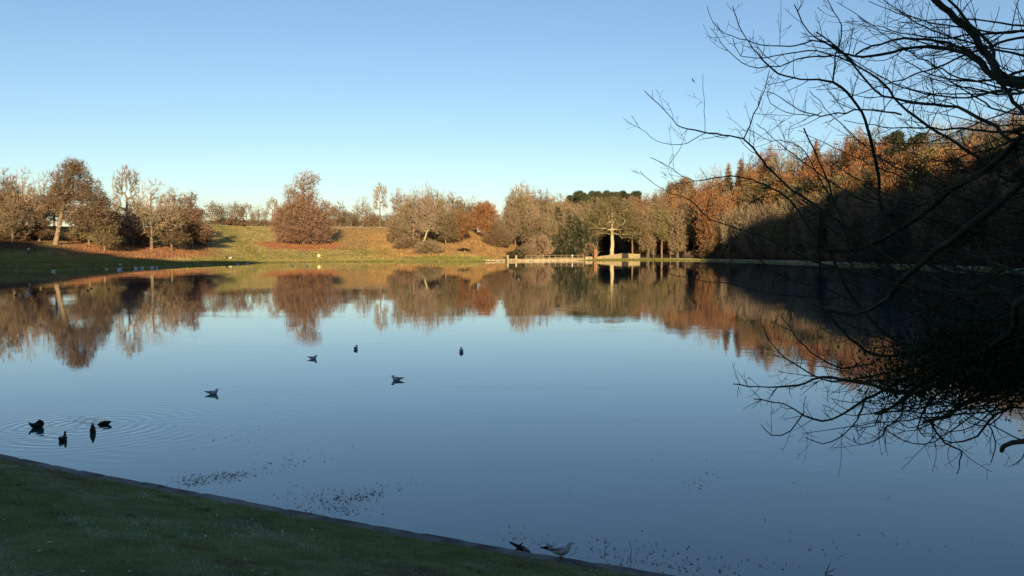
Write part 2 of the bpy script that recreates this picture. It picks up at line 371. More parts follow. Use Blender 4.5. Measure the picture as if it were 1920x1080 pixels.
# ------------------------------------------------------------ trees
def grow(pts, trunk, bf=0.35):
    """joins scattered points to a trunk so that every path stays short: returns nodes and parents"""
    T = np.array(trunk, float); nodes = [p for p in T]; par = [-1] + list(range(len(T) - 1))
    pl = [0.0]
    for i in range(1, len(T)): pl.append(pl[-1] + np.linalg.norm(T[i] - T[i - 1]))
    rem = np.array(pts, float); N = len(rem)
    start = len(T) // 5
    best = np.full(N, 1e9); bp_ = np.zeros(N, int); bl = np.zeros(N)
    def relax(i):
        d = np.linalg.norm(rem - nodes[i], axis=1)
        down = np.clip(nodes[i][2] - rem[:, 2], 0, None)
        cst = d + bf * (pl[i] + d) + 0.25 * down
        k = cst < best; best[k] = cst[k]; bp_[k] = i; bl[k] = pl[i] + d[k]
    for i in range(start, len(T)): relax(i)
    for _ in range(N):
        j = int(np.argmin(best)); nodes.append(rem[j].copy()); par.append(int(bp_[j])); pl.append(bl[j])
        relax(len(nodes) - 1); best[j] = 1e12; rem[j] = (1e7, 1e7, 1e7)
    return np.array(nodes), np.array(par)
def lobe_points(lobes, n, g, hollow=0.0):
    """points in a union of ellipsoids (cx,cy,cz,rx,ry,rz)"""
    vol = np.array([l[3] * l[4] * l[5] for l in lobes]) ** 0.8; vol = vol / vol.sum()
    out = []
    for l, k in zip(lobes, (vol * n).astype(int) + 1):
        v = g.normal(size=(k, 3)); v /= np.linalg.norm(v, axis=1)[:, None]
        rr = g.uniform(hollow, 1, k) ** (1 / 2.6)
        out.append(np.array(l[:3]) + v * rr[:, None] * np.array(l[3:]) * g.uniform(0.85, 1.08, (k, 1)))
    return np.concatenate(out)
def prisms(mb, a, b, ra, rb, sides, mi):
    n = len(a)
    if n == 0: return
    t = b - a; t = t / (np.linalg.norm(t, axis=1)[:, None] + 1e-9)
    up = np.where(np.abs(t[:, 2:3]) < 0.9, np.array([[0, 0, 1.0]]), np.array([[1.0, 0, 0]]))
    x = np.cross(t, up); x /= np.linalg.norm(x, axis=1)[:, None] + 1e-9; y = np.cross(x, t)
    ang = np.arange(sides) * 2 * math.pi / sides
    off = np.cos(ang)[None, :, None] * x[:, None] + np.sin(ang)[None, :, None] * y[:, None]
    V = np.concatenate([a[:, None] + off * ra[:, None, None], b[:, None] + off * rb[:, None, None]], 1)
    base = (np.arange(n) * 2 * sides)[:, None]
    f = []
    for i in range(sides):
        j = (i + 1) % sides
        f.append(np.concatenate([base + i, base + j, base + sides + j, base + sides + i], 1))
    mb.add(V.reshape(-1, 3), np.concatenate(f), mi)
def rand_dirs(g, n):
    v = g.normal(size=(n, 3)); return v / np.linalg.norm(v, axis=1)[:, None]
PROTO = {}
def make_proto(key, H, lobes, trunk, r0, npts=900, twigs=9, twl=1.3, tww=0.045, leaves=0, lsize=0.3, lspread=0.7, bark='bark_far', twig='twig', leaf='brown', bf=0.35, name='bare_tree', upk=0.5, seed=1, hollow=0.0, rtip=0.03, flatleaf=1.0, leafz=1e9):
    """one tree: an empty at its foot > trunk, crown.  H and the lobes are in metres"""
    g = np.random.default_rng(seed)
    pts = lobe_points(lobes, npts, g, hollow)
    pts = pts[pts[:, 2] > 0.3]
    tp = np.array(trunk, float); seg = []
    for i in range(len(tp) - 1):
        k = max(2, int(np.linalg.norm(tp[i + 1] - tp[i]) / 0.8))
        seg.append(tp[i] + (tp[i + 1] - tp[i]) * np.linspace(0, 1, k, endpoint=False)[:, None])
    tk = np.concatenate(seg + [tp[-1:]]); tk[2:-1, :2] += g.normal(0, 0.05, (len(tk) - 3, 2))
    nodes, par = grow(pts, tk, bf)
    n = len(nodes); acc = np.full(n, 1e-9); cnt = np.zeros(n)
    ch = np.zeros(n, int); np.add.at(ch, par[1:], 1)
    w_ = np.where(ch == 0, 1.0, 0.0)
    for i in range(n - 1, 0, -1): w_[par[i]] += w_[i]
    rad = rtip * np.maximum(w_, 1) ** 0.42; rad = rad * min(1.0, r0 / rad[0]) if rad[0] > r0 else rad
    k_ = np.linspace(1, 0.0, len(tk)); rad[:len(tk)] = np.maximum(rad[:len(tk)], r0 * (0.25 + 0.75 * k_ ** 0.8)); rad[0] *= 1.5; rad[1] *= 1.12
    ra = np.minimum(rad[par[1:]], np.where(np.arange(1, n) < len(tk), 9, rad[1:] * 1.5)); rb = rad[1:]; A = nodes[par[1:]]; B = nodes[1:]
    big = rb > 0.075
    root = empty(name)
    mb = MB(); m1 = rb > 0.2
    prisms(mb, A[m1], B[m1], ra[m1], rb[m1], 7, 0); m2 = big & ~m1; prisms(mb, A[m2], B[m2], ra[m2], rb[m2], 4, 0)
    mb.obj("trunk", M[bark], root, smooth=True)
    mb = MB(); sm = ~big; prisms(mb, A[sm], B[sm], ra[sm], rb[sm], 3, 0)
    cn = np.where(rad < 0.16)[0]; cn = cn[cn >= len(tk)]
    ctr = np.array([0, 0, np.mean(nodes[:, 2]) * 0.75])
    if twigs:
        idx = np.repeat(cn, twigs); k = len(idx); dirp = nodes[idx] - nodes[par[idx]]; dirp /= np.linalg.norm(dirp, axis=1)[:, None] + 1e-6
        out = nodes[idx] - ctr; out /= np.linalg.norm(out, axis=1)[:, None]
        d = 0.5 * dirp + 0.6 * out + 0.8 * rand_dirs(g, k) + np.array([0, 0, upk]); d /= np.linalg.norm(d, axis=1)[:, None]
        f0 = g.uniform(0, 1, k)[:, None]; s = nodes[par[idx]] * f0 + nodes[idx] * (1 - f0)
        L_ = g.uniform(0.4, 1.2, k)[:, None] * twl; side = np.cross(d, rand_dirs(g, k)); side /= np.linalg.norm(side, axis=1)[:, None] + 1e-6
        wd = g.uniform(0.6, 1.3, k)[:, None] * tww
        mid = s + d * L_ * 0.5 + rand_dirs(g, k) * L_ * 0.08; tip = s + d * L_ + rand_dirs(g, k) * L_ * 0.15 + np.array([0, 0, 0.1]) * L_
        V = np.stack([s - side * wd, s + side * wd, mid + side * wd * 0.7, tip, mid - side * wd * 0.7], 1)
        b = np.arange(k)[:, None] * 5
        mb.add(V.reshape(-1, 3), b + np.array([[0, 1, 2, 4]]), 0)
        mb.f.append((mb.n - 5 * k + b + np.array([[4, 2, 3]], np.int32), 0))
    if leaves:
        if key not in ('bigbeech', 'shrub', 'darkshrub'): leaves = int(leaves * 1.8); lsize = lsize * 0.72
        lw = np.where((nodes[cn, 2] < leafz), 1.0, 0.12); idx = g.choice(cn, leaves, p=lw / lw.sum()); p = nodes[idx] + g.normal(0, lspread, (leaves, 3)) * np.array([1, 1, flatleaf])
        p[:, 2] = np.maximum(p[:, 2], 0.15)
        a = rand_dirs(g, leaves); b2 = np.cross(a, rand_dirs(g, leaves)); b2 /= np.linalg.norm(b2, axis=1)[:, None] + 1e-6
        s = g.uniform(0.5, 1.25, (leaves, 1)) * lsize
        V = np.stack([p - a * s, p - b2 * s * 0.6 + a * s * 0.1, p + a * s, p + b2 * s * 0.55], 1)
        mb.add(V.reshape(-1, 3), np.arange(4 * leaves).reshape(-1, 4), 1)
    mb.obj("crown", [M[twig], M[leaf]], root)
    root.location = (0, -3000, -500)
    PROTO[key] = dict(root=root, H=float(np.percentile(nodes[:, 2], 99.7)) + twl * 0.5, W=float(np.percentile(nodes[:, 0], 98) - np.percentile(nodes[:, 0], 2)) + twl, used=False)
def dome(H, W, base=0.3, n=7, g=None, up=0.5):
    g = g or RNG; L_ = [(0, 0, H * (base + (1 - base) * 0.52), W * 0.36, W * 0.36, H * (1 - base) * 0.46)]
    for i in range(n):
        a = i * 2.4 + g.uniform(0, 1); k = g.uniform(0.05, 0.95)
        L_.append((math.cos(a) * W * 0.27, math.sin(a) * W * 0.27, H * (base + (1 - base) * (0.18 + 0.55 * k)), W * g.uniform(0.15, 0.24), W * g.uniform(0.15, 0.24), H * (1 - base) * g.uniform(0.15, 0.27)))
    return L_
gg = np.random.default_rng(11)
# general kinds, height 20
make_proto('bareA', 20, dome(20, 17, 0.05, 12, gg), [(0, 0, 0), (0.2, 0, 5), (-0.2, 0.2, 10), (0.3, 0, 15)], 0.42, 1000, 6, 1.2, 0.033, twig='twig_grey', seed=1, rtip=0.036)
make_proto('bareB', 20, dome(20, 13, 0.06, 11, gg), [(0, 0, 0), (-0.3, 0.1, 6), (0.3, -0.2, 12), (0, 0, 17)], 0.40, 1000, 7, 1.2, 0.038, twig='twig', leaves=1200, lsize=0.25, leaf='brown', seed=2)
make_proto('bareC', 20, [(-2.6, 0, 14, 2.4, 2, 4.6), (2.4, .6, 15, 2.3, 2, 4.4), (0, -.6, 17, 1.8, 1.8, 3), (-4, 1, 9.5, 2.2, 2, 2.2), (4.1, -.5, 9.8, 2.1, 2, 2.3)],
           [(0, 0, 0), (0.2, 0, 4), (0, 0, 8), (0.3, 0, 11)], 0.48, 520, 6, 1.2, 0.04, twig='twig_grey', bark='bark_far', bf=0.25, seed=3, rtip=0.045)
make_proto('brownA', 20, dome(20, 14, 0.03, 12, gg), [(0, 0, 0), (0.2, 0.1, 8), (0, 0, 16)], 0.36, 900, 7, 1.2, 0.05, leaves=2300, lsize=0.28, leaf='brown', name='brown_tree', seed=4)
make_proto('brownB', 20, dome(20, 13, 0.04, 11, gg), [(0, 0, 0), (-0.3, 0.1, 9), (0, 0, 17)], 0.34, 900, 7, 1.2, 0.05, leaves=3000, lsize=0.28, leaf='olive', name='brown_tree', seed=5)
make_proto('orangeA', 20, dome(20, 13, 0.02, 11, gg), [(0, 0, 0), (0.2, 0.1, 8), (0, 0, 17)], 0.34, 900, 4, 1.0, 0.05, leaves=12000, lsize=0.32, leaf='orange', name='orange_beech', seed=6)
make_proto('orangeB', 20, dome(20, 15, 0.06, 13, gg), [(0, 0, 0), (-0.2, 0.1, 8), (0, 0, 15)], 0.34, 900, 5, 1.0, 0.05, leaves=7500, lsize=0.32, leaf='orange', name='orange_beech', seed=7)
make_proto('larch', 20, [(0, 0, 4 + 1.45 * i, max(0.5, 3.6 - i * 0.30), max(0.5, 3.6 - i * 0.30), 0.8) for i in range(11)], [(0, 0, 0), (0, 0, 19)], 0.28, 800, 6, 0.9, 0.05, leaves=6000, lsize=0.26, leaf='orange', name='larch_tree', upk=-0.1, seed=8, lspread=0.4)
make_proto('spruce', 20, [(0, 0, 3 + 1.5 * i, max(0.4, 3.9 - i * 0.33), max(0.4, 3.9 - i * 0.33), 0.6) for i in range(12)], [(0, 0, 0), (0, 0, 19.5)], 0.28, 800, 2, 0.9, 0.06, leaves=12000, lsize=0.30, leaf='pine', bark='bark_dark', name='spruce_tree', upk=-0.3, seed=9, lspread=0.35, flatleaf=0.5)
make_proto('pine', 20, [(0, 0, 15.8, 4, 4, 2.6), (2.4, .4, 13.4, 2.5, 2.2, 1.3), (-2.6, -.8, 14, 2.2, 2.2, 1.3), (0.3, 1.5, 18, 2.4, 2.4, 1.6), (-1.5, 1, 11, 2, 2, 0.9)],
           [(0, 0, 0), (0.3, 0, 8), (0, 0, 16)], 0.32, 600, 2, 0.8, 0.06, leaves=8000, lsize=0.32, leaf='pine', bark='bark_far', name='pine_tree', seed=10, lspread=0.45)
make_proto('tallA', 20, [(0, 0, 15, 3.4, 3.4, 4.6), (1.6, 0, 11, 2.6, 2.4, 2.4), (-1.8, .5, 12, 2.4, 2.4, 2.2), (0.5, 1, 8.5, 2.2, 2, 1.2)], [(0, 0, 0), (0.1, 0, 8), (-0.1, 0.1, 18)], 0.30, 800, 7, 1.0, 0.05, leaves=4500, lsize=0.28, leaf='olive', bark='bark_far', name='tall_tree', seed=11)
make_proto('tallB', 20, [(0, 0, 15, 3.6, 3.4, 4.6), (-1.8, 0, 11.5, 2.6, 2.4, 2.6), (1.9, .5, 12, 2.4, 2.4, 2.2)], [(0, 0, 0), (-0.2, 0, 8), (0.1, 0.1, 18)], 0.30, 800, 7, 1.0, 0.05, leaves=6500, lsize=0.28, leaf='brown', bark='bark_far', name='tall_tree', seed=12)
make_proto('shrub', 5, [(0, 0, 2.4, 2.6, 2.4, 2.2), (1.6, 0, 1.8, 1.6, 1.5, 1.5), (-1.7, .4, 1.7, 1.6, 1.5, 1.5)], [(0, 0, 0), (0.1, 0, 1.2)], 0.12, 420, 9, 0.8, 0.03, leaves=1400, lsize=0.16, lspread=0.3, leaf='brown', twig='twig', name='bare_shrub', seed=13, rtip=0.015)
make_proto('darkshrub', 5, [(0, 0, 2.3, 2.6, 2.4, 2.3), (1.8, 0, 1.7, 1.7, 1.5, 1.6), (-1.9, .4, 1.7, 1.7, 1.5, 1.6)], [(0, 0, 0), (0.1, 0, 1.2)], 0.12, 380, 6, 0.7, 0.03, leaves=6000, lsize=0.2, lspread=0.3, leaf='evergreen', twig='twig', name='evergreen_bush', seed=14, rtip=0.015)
# the ones that stand out
make_proto('bigbeech', 30, [(-6.5, 0, 8.5, 6.4, 7.5, 8.3), (7, 0, 9.6, 6.6, 7.5, 9.3), (0, -3, 8.5, 10, 8, 8.3), (-1, 0, 15, 6.5, 6, 5), (0.8, 0, 21.5, 5.6, 5, 5), (1.8, 0, 26, 5.6, 4.6, 4.0), (-4.6, 0, 21.5, 3.0, 3.2, 3.2)],
           [(0, 0, 0), (0.2, 0, 8), (-0.2, 0, 16), (0.6, 0, 24)], 0.8, 2800, 7, 1.2, 0.045, leaves=46000, lsize=0.22, leaf='russet', twig='twig', name='copper_beech', seed=21, leafz=21)
make_proto('leaning', 30, [(3, 0, 22, 5.5, 5, 7.5), (8, 0, 16, 4.6, 4.5, 7), (10.5, .5, 12, 3.2, 4, 5), (0, 0, 17, 4, 4, 6), (-3.5, 0, 15, 2.4, 3, 3), (5, 0, 9, 4, 4, 3.6), (3.5, 0, 27, 3.2, 3, 3.2)],
           [(-2.2, 0, 0), (-0.8, 0, 8), (1.2, 0, 17), (2.8, 0, 25)], 0.75, 1900, 7, 1.5, 0.05, leaves=8500, lsize=0.28, leaf='brown', name='leaning_tree', seed=23, upk=0.1)
make_proto('sycamore', 25, [(0, 0, 17, 6, 5, 7.5), (-6, -1, 12.5, 5.2, 4.5, 4.5), (6, -1, 12, 5, 4.5, 4.6), (-4, -2, 18, 4.2, 4, 5), (4, -2, 19, 4, 4, 4.5), (0, -1, 22, 3.2, 3, 3)],
           [(0, 0, 0), (0.1, 0, 7), (-0.1, 0, 14), (0, 0, 20)], 0.72, 1300, 6, 1.2, 0.04, leaves=6500, lsize=0.25, leaf='olive', bark='bark_pale', twig='twig_dim', name='pale_tree', seed=28, rtip=0.04)
make_proto('ragged', 22, [(0, 0, 18, 2.0, 2, 3.5), (1, 0, 13, 4, 4, 3), (-1.5, 0, 9, 5, 4.5, 3), (2, 0, 6, 5.6, 5, 2.6)], [(0, 0, 0), (0.4, 0, 9), (0, 0, 20)], 0.4, 800, 7, 1.0, 0.05, leaves=6000, lsize=0.28, leaf='russet', name='russet_tree', seed=25)
make_proto('slimlean', 18, [(4.0, 0, 14, 2.0, 2, 3), (2, 0, 11, 2.2, 2, 3), (5, .6, 10, 1.6, 1.6, 2.2)], [(0, 0, 0), (1.1, 0, 4.5), (2.6, 0, 10), (3.8, 0, 15)], 0.32, 340, 6, 1.1, 0.035, bark='bark_pale', twig='twig_grey', name='bare_tree', seed=26)

def place(key, loc, h=None, wid=None, rz=0.0, label=None, cat='tree', group=None, name=None):
    pr = PROTO[key]
    o = copy_tree(pr['root'])
    sz = (h / pr['H']) if h else 1.0; sx = (wid / pr['W']) if wid else sz
    o.location = (loc[0], loc[1], loc[2] - 0.15); o.scale = (sx, sx, sz); o.rotation_euler = (0, 0, rz)
    if name: o.name = name
    tag(o, label, cat, group); return o
def height_for(loc, ytop):
    top = P(960, ytop, loc[1])[2]; return top - loc[2]
def T(key, px, ytop, label, base=None, e=None, wpx=None, rz=None, cat='tree', group=None, name=None):
    """a tree whose foot shows at px, base (or stands e metres behind the shore) and whose top reaches ytop; wpx = crown width in the photo"""
    loc = hit(px, base) if base is not None else at_e(px, e)
    h = height_for(loc, ytop); wd = wpx / F * loc[1] if wpx else None
    return place(key, loc, h, wd, random.uniform(-0.5, 0.5) if rz is None else rz, label, cat, group, name)
G1 = "trees on the left bank"; G2 = "far trees on the hilltop"; G3 = "trees of the grove in the middle"; G4 = "trees behind the dam"
# left bank
T('brownA', -28, 318, "brown tree cut by the left edge of the picture", e=100, wpx=70, group=G1)
T('bareB', 12, 312, "tall brown tree beside the left edge, its twigs almost hiding the sky", e=96, wpx=62, group=G1)
T('bareA', 44, 315, "bare tree with a slim pale trunk, between the left edge and the leaning tree", base=449, wpx=62, group=G1)
T('brownA', 25, 365, "low brown tree under the two tall ones at the left edge", e=84, wpx=60, group=G1)
T('bareA', 86, 322, "greyish bare tree right behind the tall leaning tree", e=110, wpx=58, group=G1)
T('leaning', 118, 297, "tallest tree of the left bank, leaning trunk and drooping russet twigs", base=461, wpx=112, rz=0, group=G1)
T('ragged', 75, 395, "low russet tree left of the leaning trunk", e=88, wpx=60, group=G1)
T('brownB', 168, 388, "short brown tree right of the leaning trunk", e=84, wpx=52, group=G1)
T('ragged', 200, 372, "reddish tree with a low crown between the leaning tree and the bare domed tree", e=86, wpx=70, group=G1)
T('brownB', 196, 400, "small olive tree with a pale thin stem standing nearest the left shore", base=471, wpx=50, group=G1)
T('bareC', 240, 308, "tall bare tree with a few thick twisted limbs above its neighbours", e=105, wpx=58, rz=0.2, group=G1)
T('bareA', 284, 337, "broad grey bare tree with a domed crown left of the ragged russet one", base=467, wpx=96, group=G1)
T('brownA', 250, 392, "low brown tree in front of the twisted bare one", e=86, wpx=52, group=G1)
T('brownB', 322, 388, "olive brown tree with a short sunlit trunk under the domed bare tree", base=469, wpx=60, group=G1)
T('bareB', 330, 350, "thin brown tree between the domed bare tree and the ragged russet one", e=110, wpx=50, group=G1)
T('ragged', 360, 360, "ragged russet tree at the right end of the left bank trees", base=466, wpx=66, rz=0.4, group=G1)
for px, w_, lb in ((375, 40, "dark bush in the shadow at the foot of the ragged russet tree"), (262, 50, "dark bush between the trunks of the domed bare tree"), (140, 46, "low bush right behind the leaning trunk"), (60, 60, "dark low bush left of the leaning trunk"), (20, 60, "dark bush beside the left edge of the picture")):
    T('shrub', px, 432, lb, e=92, wpx=w_, cat='bush', group="bushes under the left bank trees")
for px, yt, e, w_, k, lb in ((-10, 345, 135, 60, 'bareB', "brown tree in the back row at the left edge"), (30, 350, 140, 60, 'bareA', "grey tree in the back row right of the left edge"), (66, 350, 138, 60, 'brownA', "brown tree in the back row left of the leaning tree"),
        (104, 352, 140, 60, 'bareA', "grey tree in the back row behind the leaning tree"), (148, 378, 135, 60, 'bareB', "brown tree in the back row right of the leaning trunk"), (186, 385, 132, 56, 'bareA', "low grey tree in the back row behind the reddish tree"),
        (222, 380, 130, 56, 'brownA', "brown tree in the back row left of the twisted bare tree"), (262, 375, 128, 56, 'bareB', "brown tree in the back row between the twisted and the domed bare trees"), (305, 378, 126, 56, 'bareA', "grey tree in the back row behind the domed bare tree"),
        (342, 385, 128, 50, 'bareB', "low tree in the back row left of the ragged russet tree"), (372, 395, 120, 44, 'brownA', "low brown tree in the back row right of the ragged russet tree")):
    T(k, px, yt, lb, e=e, wpx=w_, group="back row of the left bank trees")
# hilltop
for i_, px in enumerate(list(range(396, 520, 13)) + list(range(626, 745, 13))):
    T('shrub', px, 411 + random.uniform(-5, 4), "low brown scrub along the hilltop " + ("left" if px < 560 else "right") + " of the copper beech", e=np.interp(cval(px), CT, CE) + 4, wpx=24, cat='bush', group="hilltop scrub " + ("left" if px < 560 else "right") + " of the beech")
for px, yt, w_, k, lb in ((405, 375, 36, 'bareB', "brown tree at the left end of the hilltop row"), (428, 379, 28, 'bareA', "second tree of the hilltop row, beside the brown end tree"),
        (447, 376, 30, 'bareB', "round tree above the white house on the hilltop"), (464, 379, 26, 'bareC', "thin tree right of the white hilltop house"),
        (486, 382, 34, 'bareA', "low rounded tree between the hilltop house and the copper beech"), (512, 368, 28, 'bareC', "taller thin tree just left behind the copper beech"),
        (638, 377, 34, 'brownA', "small round tree just right of the copper beech, on the hilltop"), (680, 368, 44, 'bareA', "bare tree on the hilltop left of the tree with upright limbs"),
        (700, 398, 40, 'shrub', "low bare thicket on the hilltop below the tree with upright limbs"), (713, 341, 36, 'bareC', "bare tree with thick upright limbs standing out on the hilltop"),
        (660, 395, 30, 'bareB', "lower tree between the two hilltop trees right of the copper beech"), (540, 385, 40, 'bareB', "tree mostly hidden behind the copper beech"), (596, 388, 30, 'bareA', "tree behind the right side of the copper beech")):
    T(k, px, yt, lb, e=np.interp(cval(px), CT, CE) + 2, wpx=w_, group=G2)
T('bareB', 732, 398, "low tree on the hilltop just left of the grove", e=140, wpx=36, group=G2)
# copper beech
bl = hit(568, 458)
place('bigbeech', bl, height_for(bl, 321), 106 / F * bl[1], 0, "large copper beech with a broad dome and a bare upper crown, alone on the slope", 'tree')
# the grove
for px, yt, bs, e, w_, k, lb in ((752, 352, None, 95, 40, 'bareB', "leftmost tall tree of the middle grove"), (775, 352, None, 75, 42, 'bareA', "dark stemmed tree second from the left in the middle grove"),
        (798, 343, None, 70, 40, 'bareA', "tallest bare tree of the middle grove"), (764, 375, 452, None, 34, 'bareC', "thin tree standing in the bracken at the left of the grove"),
        (822, 356, None, 80, 44, 'brownA', "brown leaved tree right of the tallest tree of the grove"), (850, 358, None, 95, 44, 'bareB', "brown tree between the grove and the first orange tree"),
        (836, 385, None, 66, 44, 'brownB', "low brown tree at the right of the grove"), (884, 366, None, 110, 36, 'bareA', "bare see through tree between the two orange trees"),
        (742, 400, None, 80, 36, 'brownA', "low dark tree at the left foot of the grove")):
    T(k, px, yt, lb, base=bs, e=e, wpx=w_, group=G3)
for px, yt, e, w_, k, lb in ((812, 352, 88, 46, 'bareB', "brown twiggy tree just behind the tallest tree of the grove"), (786, 358, 84, 44, 'bareB', "brown twiggy tree left of the tallest tree of the grove"), (872, 372, 100, 40, 'bareB', "twiggy tree behind the leaning orange tree"), (766, 368, 90, 40, 'brownA', "brown leaved tree at the back of the grove, left")):
    T(k, px, yt, lb, e=e, wpx=w_, group=G3)
T('slimlean', 787, 400, "slim pale tree leaning right at the foot of the grove", base=472, wpx=40, rz=0, group=G3)
T('shrub', 805, 447, "tangled shrub round the foot of the leaning pale tree", e=42, wpx=52, cat='bush')
T('shrub', 765, 440, "bare shrub in the bracken at the left of the grove", e=62, wpx=50, cat='bush')
T('orangeB', 862, 394, "leaning orange tree to the left of the gap in the trees", e=72, wpx=46, group="orange trees on the bank")
T('orangeA', 912, 377, "bright orange tree to the right of the gap in the trees", e=96, wpx=46, group="orange trees on the bank")
T('russetbush' if 'russetbush' in PROTO else 'bigbeech', 934, 405, "rounded purple brown tree in front of the bright orange one", e=78, wpx=58, rz=1.0, name='russet_tree')
# behind the dam
for px, yt, e, w_, k, lb in ((976, 341, 110, 64, 'bareA', "tall rounded bare tree rising right of the orange trees"), (1015, 355, 125, 50, 'brownA', "brown tree right of the tall rounded bare one"),
        (955, 385, 90, 40, 'bareB', "lower tree between the purple brown tree and the tall rounded one"), (1038, 366, 110, 46, 'brownB', "brown tree above the left part of the dam"),
        (1062, 372, 120, 46, 'brownA', "brown tree above the middle of the dam"), (1000, 395, 80, 50, 'brownB', "low brown tree behind the shrub at the left end of the dam"),
        (1030, 405, 75, 44, 'brownA', "low reddish brown tree behind the dam"), (1072, 386, 90, 50, 'brownA', "reddish tree behind the dark evergreen")):
    T(k, px, yt, lb, e=e, wpx=w_, group=G4)
for px, yt, e, w_, k, lb in ((966, 350, 100, 46, 'brownB', "olive brown tree in front of the tall rounded bare one"), (990, 349, 118, 46, 'brownA', "brown tree close behind the tall rounded bare one"), (978, 345, 125, 50, 'bareB', "twiggy brown tree filling the crown of the tall rounded bare one"),
        (1030, 359, 135, 44, 'bareB', "twiggy tree on the skyline above the left part of the dam"), (1052, 362, 140, 44, 'brownA', "brown tree on the skyline left of the pines"), (1006, 357, 140, 44, 'bareB', "twiggy tree on the skyline right of the tall rounded bare one")):
    T(k, px, yt, lb, e=e, wpx=w_, group=G4)
T('shrub', 1012, 436, "olive brown shrub hanging over the left end of the dam railing", e=14, wpx=50, cat='bush')
T('shrub', 985, 458, "low brown shrub left of the dam railing", e=13, wpx=36, cat='bush')
T('darkshrub', 975, 463, "low dark evergreen bush at the foot of the bracken bank", e=17, wpx=44, cat='bush')
T('darkshrub', 1086, 404, "large dark evergreen at the water behind the pale topped post", e=20, wpx=62, name='evergreen_tree')
T('darkshrub', 1058, 424, "lower dark evergreen left of the large one, filling in the shade of the hollow", e=26, wpx=56, cat='bush')  # widened and darkened in place of the shade in the hollow
T('shrub', 1104, 452, "brown tangle at the right foot of the large evergreen", e=16, wpx=36, cat='bush')
sy = T('sycamore', 1147, 368, "spreading bare tree with a bright sunlit trunk behind the pale wall", e=15, wpx=112, rz=0)
DARKG = "trees of the dark hollow behind the dam"
for i, px in enumerate((1032, 1050, 1066, 1090, 1112, 1130, 1165, 1184)):
    for j, (e, yt) in enumerate(((66, 408), (95, 390))):
        kk = ('brownB', 'brownA', 'spruce')[(i + j) % 3]
        T(kk, px + random.uniform(-5, 5), yt + random.uniform(-8, 8), {'brownB': "olive brown tree", 'brownA': "brown tree", 'spruce': "dark spruce"}[kk] + " deep in the shady hollow behind the dam", e=e + random.uniform(-5, 5), wpx=36,
          group={'brownB': "olive brown trees", 'brownA': "brown trees", 'spruce': "dark spruces"}[kk] + " of the hollow behind the dam")
for i, px in enumerate(np.linspace(1070, 1192, 19)):
    T('pine', px, 360 + 3 * math.sin(i * 1.7) + (6 if i < 2 else 0), "dark green pine on the skyline behind the pale trunked tree", e=190 + random.uniform(0, 30), wpx=21, group="skyline pines behind the dam", rz=random.uniform(0, 6))
for i, px in enumerate(np.linspace(1052, 1200, 14)):
    T(('brownA', 'bareB', 'brownB')[i % 3], px, 370 + random.uniform(-4, 8), ("brown tree below the skyline pines", "thin brown tree below the skyline pines", "olive brown tree below the skyline pines")[i % 3], e=140 + random.uniform(0, 20), wpx=38, group="trees below the skyline pines", rz=random.uniform(0, 6))

# the wood on the right shore: skyline of the photograph, column by column
SKX = [1190, 1240, 1290, 1325, 1370, 1400, 1440, 1480, 1540, 1575, 1640, 1690, 1760, 1800, 1860, 1910, 1990, 2100]
SKY = [358, 344, 322, 290, 296, 274, 264, 266, 250, 246, 238, 250, 216, 212, 190, 178, 160, 150]
rows = [(17, 0.80, 17), (26, 0.80, 19), (40, 0.85, 22), (58, 0.9, 26), (80, 0.95, 30), (104, 1.0, 34)]
LBL = {'tallA': "tall slim olive tree", 'tallB': "tall slim brown tree", 'brownA': "brown leaved tree", 'brownB': "olive brown tree", 'orangeA': "bright orange beech", 'orangeB': "loose crowned orange tree", 'larch': "narrow orange larch",
       'spruce': "dark green spruce", 'pine': "dark flat topped pine", 'bareA': "domed bare tree", 'bareB': "narrow bare brown tree"}
WHERE = ["at the water edge of the right wood", "in the second rank of the right wood", "low on the slope of the right wood", "halfway up the right wood", "high in the right wood", "on the skyline of the right wood"]
rr = random.Random(5)
